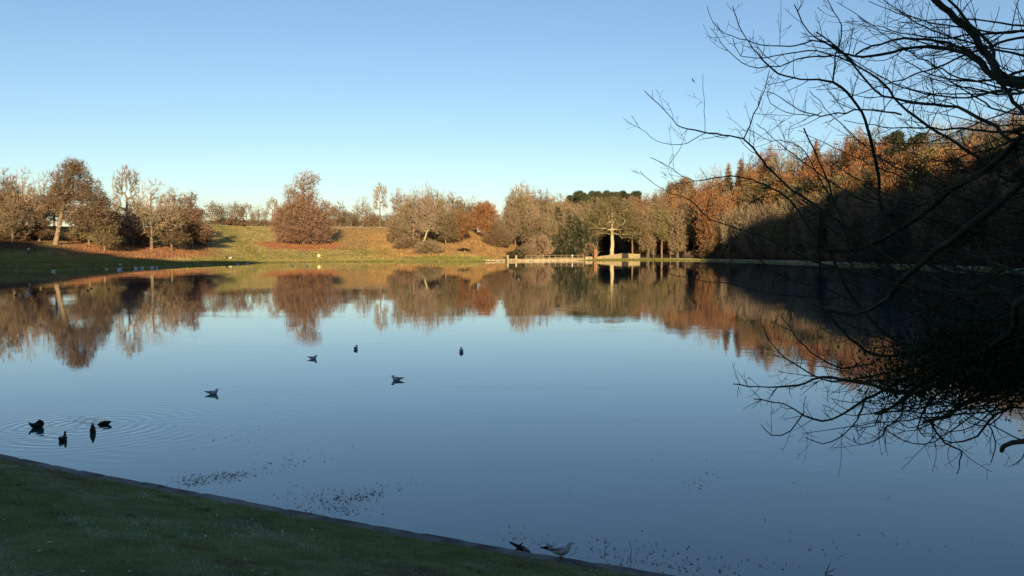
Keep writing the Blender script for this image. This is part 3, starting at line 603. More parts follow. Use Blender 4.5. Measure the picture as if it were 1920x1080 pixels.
for ri, (e, k, step) in enumerate(rows):
    px = 1186.0
    while px < 2060:
        e_ = e + rr.uniform(-3, 4); loc = at_e(px, e_)
        ysk = np.interp(px, SKX, SKY)
        fr = (0.45, 0.55, 0.68, 0.80, 0.92, 1.0)[ri]
        yt = 466 - (466 - ysk) * (fr + rr.uniform(-0.07, 0.03)) + rr.uniform(-3, 5)
        if px < 1300 and ri < 2: yt = 466 - (466 - ysk) * (0.78 + rr.uniform(-0.06, 0.06))
        x = rr.random()
        if ri < 2 and px > 1320: key = 'tallB' if x < 0.15 else 'brownB' if x < 0.4 else 'spruce' if x < 0.6 and px > 1450 else 'bareA' if x < 0.8 else 'bareB'  # spruces mixed into the front ranks so their dark needles deepen the shade
        elif ri < 2: key = 'tallA' if x < 0.4 else 'tallB' if x < 0.75 else 'brownB' if x < 0.9 else 'orangeB'
        else:
            key = ('orangeB' if x < 0.18 else 'orangeA' if x < 0.27 else 'larch' if x < 0.31 else 'brownA' if x < 0.62 else 'brownB' if x < 0.75 else 'spruce' if x < 0.86 else 'bareA' if x < 0.95 else 'pine')
            if ri < 4 and px > 1400 and x > 0.3: key = 'spruce' if x < 0.6 else 'pine' if x < 0.7 else 'tallA' if x < 0.85 else 'bareA'  # dark conifers added on the lower slope to make its shade darker
            if ri == 5 and 1290 < px < 1350: key = 'bareA'
            if ri == 5 and 1360 < px < 1400: key = 'larch'
            if ri == 5 and 1440 < px < 1500: key = 'bareA'
            if ri >= 4 and 1520 < px < 1670: key = 'orangeB' if x < 0.5 else 'larch' if x < 0.6 else 'brownA'
            if ri >= 4 and 1670 < px < 1710: key = 'pine'
            if ri >= 4 and 1740 < px: key = 'bareA' if x < .55 else 'bareB'
            if px < 1290: key = 'brownA' if x < 0.4 else 'orangeB' if x < 0.65 else 'tallB' if x < 0.85 else 'brownB'
            if 1300 < px < 1350 and ri in (2, 3): key = 'orangeA'
        h = height_for(loc, yt); h = min(max(h, 9), 24 if ri > 1 else 22)
        wpx = (rr.uniform(34, 52) if key in ('larch', 'spruce', 'pine') or ri < 2 else rr.uniform(46, 76)) * 290 / loc[1]
        place(key, loc, h, wpx / F * loc[1], rr.uniform(0, 6.28), LBL[key] + " " + WHERE[ri], 'tree', LBL[key].replace('tree', 'trees') + " " + WHERE[ri])
        px += rr.uniform(0.8, 1.25) * step * 300 / loc[1] * (0.95 if ri < 2 else 1.1)
T('orangeB', 1338, 348, "orange tree with leaves almost to the ground at the edge of the right wood", e=15, wpx=58)
# undergrowth along the edge of the wood
px = 1296
while px < 2050:
    loc = at_e(px, 15 + rr.uniform(0, 3)); place('shrub', loc, rr.uniform(3, 6), rr.uniform(6, 9), rr.uniform(0, 6), "bare brown shrub in the undergrowth along the edge of the right wood", 'bush', "undergrowth along the right wood")
    px += rr.uniform(9, 16) * 300 / loc[1]
# EXTRA_BEGIN
# ------------------------------------------------------------ near bank, kerb
def smooth_line(pts, step):
    pts = np.asarray(pts, float); n = len(pts); out = []
    for i in range(n - 1):
        p0, p1, p2, p3 = pts[max(i - 1, 0)], pts[i], pts[i + 1], pts[min(i + 2, n - 1)]
        k = max(2, int(np.linalg.norm(p2 - p1) / step))
        for t in np.linspace(0, 1, k, endpoint=False)[:, None]:
            out.append(0.5 * ((2 * p1) + (-p0 + p2) * t + (2 * p0 - 5 * p1 + 4 * p2 - p3) * t * t + (-p0 + 3 * p1 - 3 * p2 + p3) * t ** 3).ravel())
    out.append(pts[-1]); return np.array(out)
_l = np.concatenate([[0], np.cumsum(np.linalg.norm(np.diff(KP[2:-1], axis=0), axis=1))]); _t = np.arange(0, _l[-1], 0.15)
KL = np.stack([np.interp(_t, _l, KP[2:-1][:, k]) for k in (0, 1)], 1)
KL = np.stack([np.convolve(np.pad(KL[:, k], 12, 'reflect', reflect_type='odd'), np.ones(25) / 25, 'valid') for k in (0, 1)], 1)
kt = np.gradient(KL, axis=0); kt /= np.linalg.norm(kt, axis=1)[:, None]
kn = np.stack([kt[:, 1], -kt[:, 0]], 1)
if (kn[len(kn) // 2] @ np.array([0, 1.0])) > 0: kn = -kn
M['kerb'] = mat('kerb_stone', (0.110, 0.102, 0.092), (0.26, 0.24, 0.215), scale=2.2, rough=0.95, bump=0.6, detail=8, frost=(0.9, 0.55, 0.7, 0.7, (0.035, 0.04, 0.02)))
M['bank'] = mat('bank_turf', (0.125, 0.150, 0.055), (0.200, 0.200, 0.090), scale=1.6, rough=1.0, spec=0.0, bump=0.8, detail=10, frost=(0.7, 0.58, 0.72, 0.55, (0.085, 0.060, 0.045)))
def build_bank():
    g = np.random.default_rng(31)
    offs = np.array([0.30] + list(np.arange(0.42, 12, 0.14)) + list(np.arange(12, 24, 0.6)))
    A, S = np.meshgrid(np.arange(len(KL)), offs, indexing='ij')
    wig = 0.05 * wob(A * 0.15, A * 0.0, 0.9, 3) + 0.03 * wob(A * 0.15, A * 0.0, 0.23, 6)
    Sx = np.where(S < 0.35, S + wig, S)
    X = KL[A, 0] + kn[A, 0] * Sx; Y = KL[A, 1] + kn[A, 1] * Sx
    Z = KERB_Z + 0.01 + np.where(S < 0.35, 0.0, 0.02) + 0.262 * np.clip(S - 0.3, 0, 11.4) + (0.025 * wob(X, Y, 0.35) + 0.05 * wob(X, Y, 1.3, 2)) * np.clip(S - 0.3, 0, 1) + g.normal(0, 0.006, X.shape)
    nA, nS = X.shape; idx = np.arange(nA * nS).reshape(nA, nS)
    q = np.stack([idx[:-1, :-1], idx[1:, :-1], idx[1:, 1:], idx[:-1, 1:]], -1).reshape(-1, 4)[:, ::-1]
    mb = MB(); mb.add(np.stack([X, Y, Z], -1).reshape(-1, 3), q); o = mb.obj("grass_bank", M['bank'], smooth=True); tag(o, kind="structure")
    # kerb stones
    mb = MB(); st = 0; stone = []
    hgt = np.zeros(len(KL)); lat = np.zeros(len(KL)); i = 0
    while i < len(KL):
        k = g.integers(5, 9); hgt[i:i + k] = g.normal(0, 0.006); lat[i:i + k] = g.normal(0, 0.006)
        if i + k < len(KL): hgt[i + k - 1] -= 0.012
        i += k
    prof = [(-0.02, -0.6), (0.0, 0.0), (0.03, 0.0), (0.15, 0.0), (0.46, 0.0)]
    V = []
    for j, (s, z) in enumerate(prof):
        zz = np.full(len(KL), z + (KERB_Z if z == 0 else 0)) + hgt * (z == 0) - (0.02 if j == 1 else 0)
        V.append(np.stack([KL[:, 0] + kn[:, 0] * (s + lat), KL[:, 1] + kn[:, 1] * (s + lat), zz], 1))
    V = np.stack(V, 1); idx = np.arange(V.shape[0] * V.shape[1]).reshape(V.shape[:2])
    q = np.stack([idx[:-1, :-1], idx[1:, :-1], idx[1:, 1:], idx[:-1, 1:]], -1).reshape(-1, 4)[:, ::-1]
    mb.add(V.reshape(-1, 3), q); tag(mb.obj("kerb", M['kerb']), kind="structure")
build_bank()
def bank_pts(n, g, smax=9.0, smin=0.34):
    i = g.integers(0, len(KL) - 1, n); s = g.uniform(smin, smax, n)
    x = KL[i, 0] + kn[i, 0] * s + kt[i, 0] * g.uniform(0, 0.15, n); y = KL[i, 1] + kn[i, 1] * s + kt[i, 1] * g.uniform(0, 0.15, n)
    k = (y > 6.0) & (np.abs(x) < 0.66 * y + 0.4); x, y, s = x[k], y[k], s[k]
    z = KERB_Z + 0.02 + 0.262 * (s - 0.3) + (0.025 * wob(x, y, 0.35) + 0.05 * wob(x, y, 1.3, 2)) * np.clip(s - 0.3, 0, 1)
    return x, y, z, s
def near_grass():
    g = np.random.default_rng(32)
    x, y, z, s = bank_pts(900000, g); n = len(x)
    h = g.uniform(0.015, 0.05, n) * (1 + 0.5 * wob(x, y, 0.5, 8)) ; h = np.clip(h, 0.008, 0.08) * np.clip((s - 0.3) * 2 + 0.4, 0.4, 1)
    a = g.uniform(0, math.pi, n); w_ = g.uniform(0.003, 0.007, n)
    dx, dy = np.cos(a) * w_, np.sin(a) * w_; l = g.normal(0, 0.55, (n, 2)) * h[:, None]
    V = np.stack([np.stack([x - dx, y - dy, z - 0.01], 1), np.stack([x + dx, y + dy, z - 0.01], 1), np.stack([x + l[:, 0], y + l[:, 1], z + h], 1)], 1)
    fr = np.clip((wob(x, y, 0.9, 5) * 0.7 + wob(x, y, 0.28, 9) * 0.6 - 0.30 + 0.08 * s) * 3.2, 0, 1) * (g.random(n) < 0.7)
    br = np.clip((wob(x, y, 1.1, 12) * 0.8 + wob(x, y, 0.33, 3) * 0.5 - 0.42) * 4 + np.clip(-(x + 6.5) * 0.25, 0, 0.5), 0, 1)
    dk = np.clip((wob(x, y, 0.21, 15) + 0.6 * wob(x, y, 0.6, 17) - 0.55) * 3, 0, 0.75)
    c = np.array([0.240, 0.275, 0.092]) * g.uniform(0.7, 1.6, (n, 1)) * (1 - dk[:, None])
    c = c * (1 - br[:, None]) + np.array([0.24, 0.165, 0.105]) * br[:, None]
    c = c * (1 - 0.7 * fr[:, None]) + np.array([0.62, 0.62, 0.55]) * 0.7 * fr[:, None]
    cc = np.repeat(np.concatenate([c, np.ones((n, 1))], 1), 3, 0)
    mb = MB(); mb.add(V.reshape(-1, 3), np.arange(3 * n).reshape(n, 3)); tag(mb.obj("grass", M['tuft'], colors=cc), "short dark lawn grass with frosted patches on the near bank", "grass", kind="stuff")
    x, y, z, s = bank_pts(7000, g, 9, 0.3); k = (wob(x, y, 0.8, 21) + g.normal(0, 0.5, len(x))) > 0.4; x, y, z = x[k], y[k], z[k]; n = len(x)
    a = rand_dirs(g, n) * np.array([1, 1, 0.35]); b = np.cross(a, [0, 0, 1.0]) * g.uniform(0.4, 0.7, (n, 1)); p = np.stack([x, y, z + 0.03], 1); sz = g.uniform(0.015, 0.045, (n, 1))
    V = np.stack([p - a * sz, p - b * sz + [0, 0, 0.008], p + a * sz, p + b * sz + [0, 0, 0.008]], 1)
    c = np.where(g.random((n, 1)) < 0.5, np.array([[0.75, 0.68, 0.52]]), np.array([[0.30, 0.17, 0.09]])) * g.uniform(0.6, 1.3, (n, 1))
    cc = np.repeat(np.concatenate([c, np.ones((n, 1))], 1), 4, 0)
    mb = MB(); mb.add(V.reshape(-1, 3), np.arange(4 * n).reshape(n, 4)); tag(mb.obj("fallen_leaves", M['tuft'], colors=cc), "small pale and brown fallen leaves lying in the near grass", "leaves", kind="stuff")
near_grass()
M['drift'] = mat('wet_wood', (0.020, 0.016, 0.014), (0.055, 0.042, 0.035), scale=12, rough=0.6, bump=0.4)
M['leaf_wet'] = mat('wet_leaves', (0.015, 0.016, 0.014), (0.11, 0.080, 0.045), scale=6, rough=0.5)
M['stick'] = mat('pale_stick', (0.20, 0.18, 0.15), (0.32, 0.29, 0.25), scale=14, rough=0.8)
def floating():
    g = np.random.default_rng(33); P_ = []
    def cl(cx, cy, sx, sy, n, tilt=0.0):
        u = g.normal(0, 1, n); v = g.normal(0, 1, n)
        k = np.sin(u * 4 + cx) * 0.4
        px = cx + u * sx; py = cy + (v + k) * sy + u * sx * tilt
        P_.extend(zip(px, py))
    cl(385, 898, 24, 6, 200, -0.05); cl(435, 893, 20, 4, 150, -0.12); cl(350, 902, 20, 7, 70, 0); cl(560, 866, 40, 9, 60, -0.25); cl(500, 882, 40, 10, 50, -0.2)
    cl(640, 935, 35, 9, 150, -0.1); cl(680, 932, 22, 4, 120, -0.15); cl(650, 955, 30, 6, 90, 0.05); cl(600, 940, 40, 14, 80, -0.1); cl(735, 912, 28, 6, 50, -0.1); cl(560, 925, 30, 12, 40)
    cl(1150, 1035, 70, 12, 90, 0.08); cl(1260, 1055, 50, 10, 40, 0.06); cl(1350, 1066, 55, 9, 40); cl(1000, 1012, 40, 9, 40, .1); cl(1310, 900, 30, 14, 40); cl(1215, 870, 30, 14, 14)
    cl(1500, 1040, 150, 22, 35); cl(1700, 990, 130, 40, 25); cl(500, 757, 4, 2, 6); cl(480, 815, 60, 12, 26, -0.1); cl(430, 830, 60, 14, 20)
    for _ in range(40): P_.append((g.uniform(700, 1900), g.uniform(780, 1075)))
    V = []; mb = MB()
    pts = np.array([on_water(a, b) for a, b in P_]); pts = pts[(kerb_signed(pts[:, 0], pts[:, 1]) < -0.05)]
    for p in pts:
        n = g.integers(5, 8); r = g.uniform(0.008, 0.036) * (1.25 if g.random() < 0.1 else 0.8); a0 = g.uniform(0, 6.28); el = g.uniform(0.35, 0.8)
        an = a0 + np.arange(n) / n * 2 * math.pi; rr_ = r * g.uniform(0.7, 1.15, n)
        lx = np.cos(an) * rr_; ly = np.sin(an) * rr_ * el; th = g.uniform(0, 3.14)
        x = p[0] + lx * math.cos(th) - ly * math.sin(th); y = p[1] + lx * math.sin(th) + ly * math.cos(th)
        z = 0.006 + g.uniform(0, 0.012) + g.uniform(0, 0.25) * ly * g.choice([-1, 1]); z = np.maximum(z, 0.004)
        mb.add(np.stack([x, y, z], 1), [list(range(n))])
    tag(mb.obj("floating_leaves", M['leaf_wet']), "dark wet leaves and scum drifting on the near water", "leaves", kind="stuff")
    def twig(lab, lines, r=0.006, name="floating_twig", m='drift', water=True, z0=0.0):
        o = None; mb = MB()
        c = on_water(*lines[0][0][:2], z0)
        for L_ in lines:
            pts = []
            for (a, b) in L_:
                q = P(a, b, c[1] + (a - lines[0][0][0]) * 0.002); q[2] = max(q[2], z0 - 0.01); pts.append(q)
            mb.tube(np.array(pts), np.linspace(r, r * 0.5, len(pts)), 5)
        return tag(mb.obj(name, M[m]), lab, "twig")
    twig("forked twig standing out of the water right of the standing gull", [[(1134, 1040), (1133, 1033), (1140, 1024), (1146, 1014)], [(1135, 1038), (1142, 1040), (1148, 1046)]])
    twig("thin upright twig out of the water between the forked one and the corner", [[(1182, 1044), (1184, 1032), (1180, 1014)]])
    twig("small dark twig out of the water at the bottom edge, farthest right", [[(1547, 1076), (1552, 1066), (1556, 1056)], [(1550, 1074), (1560, 1070), (1566, 1066)]], 0.008)
    mb = MB(); a = on_water(960, 1022, 0.05); b = on_water(992, 1037, 0.05)
    ln = [P(955, 1016, a[1]), P(966, 1022, a[1]), P(980, 1028, a[1] - .05), P(994, 1036, b[1])]
    mb.tube(smooth_line(np.array(ln), 0.03), None, 7, flat=[(0.012 + 0.03 * math.sin(math.pi * t) * (1 + 0.3 * math.sin(9 * t)), 0.012 + 0.028 * math.sin(math.pi * t)) for t in np.linspace(0, 1, len(smooth_line(np.array(ln), 0.03)))])
    mb.tube([P(972, 1027, a[1]), P(978, 1019, a[1]), P(982, 1017, a[1])], [0.018, 0.012, 0.004], 5)
    tag(mb.obj("driftwood", M['drift'], smooth=True), "dark piece of driftwood lying against the kerb left of the standing gull", "driftwood")
    sp = []
    for (a, b, lift) in ((50, 1082, 0.05), (80, 1076, 0.06), (100, 1069, 0.06), (128, 1067, 0.05)):
        for s_ in np.arange(0.3, 14, 0.02):
            i = None
        sp.append((a, b))
    dirs = []
    for (a, b) in sp:
        best = None
        for d in np.arange(4, 16, 0.02):
            p = P(a, b, d); s_ = float(kerb_signed(p[0], p[1]))
            if s_ < 0: break
            z = KERB_Z + 0.262 * (min(max(s_, 0.3), 11.7) - 0.3) + 0.06
            if p[2] <= z: best = p; break
        if best is not None: dirs.append(best)
    if len(dirs) > 1:
        mb = MB(); mb.tube(smooth_line(np.array(dirs), 0.05), np.linspace(0.012, 0.005, len(smooth_line(np.array(dirs), 0.05))), 6)
        tag(mb.obj("fallen_stick", M['stick'], smooth=True), "pale crooked stick lying in the grass in the bottom left corner", "stick")
floating()

# ------------------------------------------------------------ the dam and its posts
M['stone_pale'] = mat('stone_pale', (0.24, 0.18, 0.11), (0.40, 0.31, 0.19), scale=1.5, bump=0.3)
M['brick'] = mat('brick_orange', (0.14, 0.075, 0.04), (0.30, 0.15, 0.075), scale=1.5, bump=0.3)
M['board'] = mat('boards_pale', (0.22, 0.17, 0.09), (0.34, 0.26, 0.14), scale=1.2)
M['rail'] = mat('rail_wood', (0.22, 0.16, 0.10), (0.32, 0.24, 0.15), scale=2)
M['darkwood'] = mat('gate_dark', (0.035, 0.030, 0.026), (0.06, 0.05, 0.04), scale=2)
M['white'] = mat('white_paint', (0.72, 0.70, 0.66), (0.8, 0.78, 0.74), scale=2)
M['yellow'] = mat('pale_yellow', (0.80, 0.62, 0.25), (0.85, 0.68, 0.32), scale=2)
M['roof'] = mat('roof_slate', (0.12, 0.10, 0.09), (0.18, 0.15, 0.13), scale=2)
M['glass_dark'] = mat('window_glass', (0.02, 0.025, 0.03), (0.03, 0.035, 0.04), rough=0.1, spec=0.5)
def wall_between(name, lab, cat, pa, pb, ea, eb, h0, h1, thick, m, base=-0.4, cap=None, ridge=True):
    A = at_e(pa, ea); B = at_e(pb, eb); zb = min(A[2], B[2]) + base
    d = B[:2] - A[:2]; L_ = np.linalg.norm(d); rz = math.atan2(d[1], d[0]); c = (A + B) / 2
    root = empty(name, (c[0], c[1], zb), rz); n = max(2, int(L_ / 0.5)); mb = MB(); g = np.random.default_rng(int(pa))
    xs = np.linspace(-L_ / 2, L_ / 2, n); top = np.linspace(h0, h1, n) - base + g.normal(0, 0.03, n)
    V = []; 
    for x, t in zip(xs, top): V += [(x, -thick / 2, 0), (x, -thick / 2, t), (x, thick / 2, t), (x, thick / 2, 0)]
    idx = np.arange(4 * n).reshape(n, 4)
    q = np.stack([idx[:-1], idx[1:], np.roll(idx, -1, 1)[1:], np.roll(idx, -1, 1)[:-1]], -1).reshape(-1, 4)
    mb.add(V, q); mb.f.append((np.array([idx[0]], np.int32), 0)); mb.f.append((np.array([idx[-1][::-1]], np.int32), 0))
    mb.obj("wall_body", M[m], root)
    cp = MB(); cV = []
    for x, t in zip(xs, top): cV += [(x, -thick / 2 - 0.06, t + 0.003), (x, -thick / 2 - 0.06, t + 0.14), (x, thick / 2 + 0.06, t + 0.14), (x, thick / 2 + 0.06, t + 0.003)]
    cp.add(cV, q); cp.f.append((np.array([idx[0]], np.int32), 0)); cp.f.append((np.array([idx[-1][::-1]], np.int32), 0))
    cp.obj("coping", M[cap or m], root)
    tag(root, lab, cat); return root
wall_between("stone_wall", "low pale stone wall at the water left of the two square posts", "wall", 911, 946, 1.0, 1.0, 0.5, 0.5, 0.6, 'stone_pale')
wall_between("stone_wall", "low pale stone edge of the dam under the railing", "wall", 969, 1094, 1.0, 1.5, 0.5, 0.5, 0.7, 'stone_pale')
wall_between("stone_wall", "short stone block of the dam between the railing and the brick pillar", "wall", 1097, 1110, 1.5, 2.0, 1.1, 1.0, 0.7, 'stone_pale')
wall_between("garden_wall", "pale wall from the brick pillar to the dark gate", "wall", 1119, 1165, 5.0, 7.5, 0.9, 2.2, 0.4, 'board')
wall_between("garden_wall", "short pale wall right of the dark gate", "wall", 1178, 1199, 8.0, 9.0, 2.2, 1.9, 0.4, 'board')
wall_between("stone_wall", "low stone step between the two square posts", "wall", 955, 965, 1.0, 1.0, 0.65, 0.65, 0.5, 'stone_pale')
def pillar(px, e, h, wd, m, lab, cat="post", name="stone_post", ball=False):
    p = at_e(px, e); root = empty(name, (p[0], p[1], p[2] - 0.4), 0.2); mb = MB()
    mb.box((0, 0, (h + 0.4) / 2), (wd / 2, wd / 2, (h + 0.4) / 2), bev=0.05); mb.obj("shaft", M[m], root)
    mb = MB()
    if ball: mb.tube([(0, 0, h + 0.4), (0, 0, h + 0.55), (0, 0, h + 0.8), (0, 0, h + 0.98), (0, 0, h + 1.04)], [wd * .45, wd * .6, wd * .62, wd * .4, 0.03], 8)
    else: mb.box((0, 0, h + 0.4 + 0.09), (wd / 2 + 0.1, wd / 2 + 0.1, 0.085), taper=0.7, bev=0.03)
    mb.obj("cap", M[m if not ball else 'white'], root, smooth=ball); tag(root, lab, cat); return root
pillar(952, 1.2, 2.0, 0.75, 'stone_pale', "square pale stone post left of the dam railing, nearer the low wall")
pillar(967.5, 1.2, 1.9, 0.75, 'stone_pale', "square pale stone post at the left end of the dam railing")
pillar(1073, 1.4, 1.5, 0.5, 'stone_pale', "post with a round white top near the right end of the railing", ball=True)
pillar(1116, 4.0, 4.2, 1.5, 'brick', "tall orange brick pillar at the right end of the dam", "pillar", "brick_pillar")
def railing(pa, pb, e0, e1, n, h, lab, m='rail', name="railing", nr=2, r=0.07):
    A = at_e(pa, e0); B = at_e(pb, e1); root = empty(name, tuple(A)); z0 = 0
    for k in range(nr):
        zz = h * (1 - 0.5 * k); mb = MB()
        mb.tube([(0, 0, zz), (*(B - A)[:2] * 0.5, zz + (B - A)[2] * .5 + .03), (*(B - A)[:2], zz + (B - A)[2])], [r] * 3, 5); mb.obj("rail", M[m], root)
    for k in range(n):
        q = (B - A) * k / (n - 1); mb = MB(); mb.box((q[0], q[1], q[2] + h / 2 - 0.15), (r * 1.3, r * 1.3, h / 2 + 0.25), taper=0.9, bev=0.01); mb.obj("post", M[m], root)
    tag(root, lab, "fence" if name == 'fence' else 'railing')
railing(986, 1094, 2.0, 2.4, 11, 1.75, "long wooden railing with two rails along the top of the dam", r=0.08)
railing(1200, 1296, 9.5, 13, 18, 1.7, "low grey post and rail fence in front of the tall trunks", m="darkwood", name="fence", r=0.06)
def gate():
    A = at_e(1166, 7.7); B = at_e(1177, 7.9); d = B - A; root = empty("gate", tuple(A), math.atan2(d[1], d[0])); L_ = np.linalg.norm(d[:2])
    for k in range(9):
        pass
    mb = MB()
    for k in range(9): mb.box((0.12 + k * (L_ - 0.24) / 8, 0, 1.25), (0.11, 0.03, 1.15))
    mb.obj("slat_panel", M['darkwood'], root)
    mb = MB()
    for z in (0.4, 1.3, 2.2): mb.box((L_ / 2, -0.08, z), (L_ / 2, 0.04, 0.07))
    mb.obj("crossbar", M['darkwood'], root)
    for x in (-0.12, L_ + 0.12):
        mb = MB(); mb.box((x, 0, 1.3), (0.11, 0.11, 1.5), bev=0.02); mb.obj("gate_post", M['darkwood'], root)
    tag(root, "dark wooden gate between the two pale walls", "gate")
gate()
def life_ring():
    p = hit(598, 487); root = empty("life_ring_stand", tuple(p), 0.3); mb = MB(); mb.box((0, 0, 0.7), (0.06, 0.06, 0.95)); mb.obj("pole", M['rail'], root)
    mb = MB(); a = np.linspace(0, 2 * math.pi, 21)
    mb.tube(np.stack([0.42 * np.cos(a), np.full(21, -0.12), 1.55 + 0.42 * np.sin(a)], 1), [0.13] * 21, 8); mb.obj("ring", M['yellow'], root, smooth=True)
    mb = MB(); mb.box((0, 0.0, 1.55), (0.5, 0.045, 0.5)); mb.obj("board", M['yellow'], root)
    tag(root, "pale yellow life ring on a short stand at the water below the copper beech", "life ring")
life_ring()
def house(px, e, wd, dp, hh, lab, wall='white', name="house", roofm='roof'):
    p = at_e(px, e); root = empty(name, (p[0], p[1], p[2] - 0.5), 0.25); mb = MB(); mb.box((0, 0, hh / 2), (wd / 2, dp / 2, hh / 2)); mb.obj("wall", M[wall], root)
    mb = MB(); w2, d2 = wd / 2 + 0.3, dp / 2 + 0.4; r = hh + dp * 0.38
    V = [(-w2, -d2, hh + .01), (w2, -d2, hh + .01), (w2, d2, hh + .01), (-w2, d2, hh + .01), (-w2, 0, r), (w2, 0, r)]
    mb.add(V, [[0, 1, 5, 4], [2, 3, 4, 5], [3, 2, 1, 0]]); mb.add([V[0], V[4], V[3], V[1], V[2], V[5]], [[0, 1, 2], [3, 4, 5]]); rf = mb.obj("roof", M[roofm], root)
    mb = MB(); mb.box((wd * 0.3, 0, r + 0.2), (0.35, 0.35, 0.9)); mb.obj("chimney", M['brick'], rf)
    for x in np.linspace(-wd * 0.33, wd * 0.33, 3):
        mb = MB(); mb.box((x, -dp / 2 - 0.02, hh * 0.6), (0.5, 0.03, 0.55)); wi = mb.obj("window", M['white'], root)
        mb = MB(); mb.box((x, -dp / 2 - 0.06, hh * 0.6), (0.4, 0.02, 0.45)); mb.obj("pane", M['glass_dark'], wi)
    tag(root, lab, "house" if name == 'house' else name)
house(438, 182, 6, 5, 2.6, "small white house on the hilltop, left one of two")
house(453, 184, 4.5, 5, 2.2, "low white house on the hilltop, right one of two")
house(884, 112, 5.0, 5, 4.6, "dark walled barn with a pale roof in the gap between the orange trees", 'darkwood', 'barn', 'white')
place('darkshrub', hit(870, 471), 1.6, 24 / F * 330, 0.3, "flat dark bush standing in for an oval shadow on the grass right of the grove", 'bush')  # dark clump added in place of an oval shadow on the grass

# ------------------------------------------------------------ birds
M['duck'] = mat('duck_feathers', (0.030, 0.022, 0.016), (0.075, 0.052, 0.036), scale=18, rough=0.8, detail=3)
M['duck_wing'] = mat('duck_wing', (0.050, 0.038, 0.028), (0.10, 0.075, 0.055), scale=22, rough=0.8)
M['duck_bill'] = mat('duck_bill', (0.10, 0.08, 0.02), (0.14, 0.11, 0.03), rough=0.5)
M['gull_white'] = mat('gull_white', (0.74, 0.74, 0.74), (0.82, 0.82, 0.81), scale=8, rough=0.8)
M['gull_grey'] = mat('gull_grey', (0.30, 0.32, 0.35), (0.38, 0.40, 0.42), scale=10, rough=0.8)
M['gull_dark'] = mat('gull_dark', (0.02, 0.02, 0.02), (0.04, 0.04, 0.04), rough=0.7)
M['gull_leg'] = mat('gull_leg', (0.30, 0.06, 0.04), (0.35, 0.08, 0.05), rough=0.6)
M['swan'] = mat('swan_white', (0.80, 0.80, 0.78), (0.88, 0.88, 0.86), scale=4, rough=0.8)
def loft(mb, sp, mi=0, sides=10):
    """sp: (x, z, half width, half height) down the spine; smooth body"""
    s = smooth_line(np.array([(a, 0, b, c, d) for a, b, c, d in sp], float), 0.03 * (abs(sp[-1][0] - sp[0][0]) + 0.4))
    mb.tube(s[:, :3], None, sides, mi, flat=[(max(a, .001), max(b, .001)) for a, b in s[:, 3:5]])
def duck(px, py, rz, lab, pose='swim', k=1.0):
    p = on_water(px, py); root = empty("duck", (p[0], p[1], 0), rz); mb = MB()
    if pose == 'swim': body = [(-.27, .12, .012, .008), (-.22, .09, .05, .03), (-.12, .055, .095, .075), (0, .05, .11, .09), (.11, .06, .10, .085), (.165, .10, .06, .06), (.185, .16, .036, .04), (.20, .215, .034, .040), (.235, .235, .036, .036), (.265, .228, .018, .018)]
    elif pose == 'preen': body = [(-.25, .20, .012, .010), (-.20, .14, .05, .04), (-.10, .08, .09, .09), (.0, .08, .115, .12), (.09, .09, .105, .11), (.13, .15, .07, .07), (.10, .21, .045, .045), (.05, .22, .045, .042), (.0, .19, .02, .02)]
    elif pose == 'dive': body = [(-.01, .34, .010, .012), (.0, .27, .05, .035), (.0, .16, .09, .075), (.0, .06, .10, .09), (.02, -.03, .075, .08), (.05, -.10, .04, .04)]
    else: body = [(-.27, .10, .012, .010), (-.20, .085, .06, .04), (-.10, .06, .095, .08), (.02, .055, .105, .085), (.13, .045, .085, .07), (.20, .02, .045, .045), (.25, -.02, .034, .034), (.29, -.05, .02, .02)]
    loft(mb, body); mb.obj("body", M['duck'], root, smooth=True)
    if pose in ('swim', 'preen'):
        mb = MB()
        if pose == 'swim': mb.tube([(.262, 0, .226), (.29, 0, .218), (.315, 0, .212)], None, 6, flat=[(.014, .012), (.016, .007), (.012, .004)])
        else: mb.tube([(.01, 0, .20), (-.02, 0, .18), (-.045, 0, .165)], None, 6, flat=[(.014, .012), (.016, .007), (.012, .004)])
        mb.obj("bill", M['duck_bill'], root)
    for s in (-1, 1):
        mb = MB()
        if pose == 'dive': mb.tube([(.0, s * .05, .29), (.0, s * .085, .18), (.01, s * .095, .06), (.02, s * .06, .0)], None, 6, flat=[(.008, .01), (.02, .045), (.02, .05), (.008, .01)])
        else: mb.tube([(-.23, s * .03, .12), (-.12, s * .080, .10), (.02, s * .098, .09), (.11, s * .07, .08)], None, 6, flat=[(.008, .008), (.02, .045), (.02, .055), (.008, .01)])
        mb.obj("wing", M['duck_wing'], root, smooth=True)
    k *= 0.85; root.scale = (k, k, k); tag(root, lab, "duck", "ducks dabbling near the bank"); return root
duck(70, 802, 0.35, "dark duck preening, leftmost of the four by the near bank", 'preen', 1.0)
duck(118, 826, 1.75, "dark duck with its head up, seen from behind, nearest the kerb", 'swim', 0.92)
duck(174, 812, 0.3, "duck upended with its tail in the air inside the rings", 'dive', 0.98)
duck(196, 796, 3.25, "duck lying low with its head under water, rightmost of the four", 'low', 0.85)
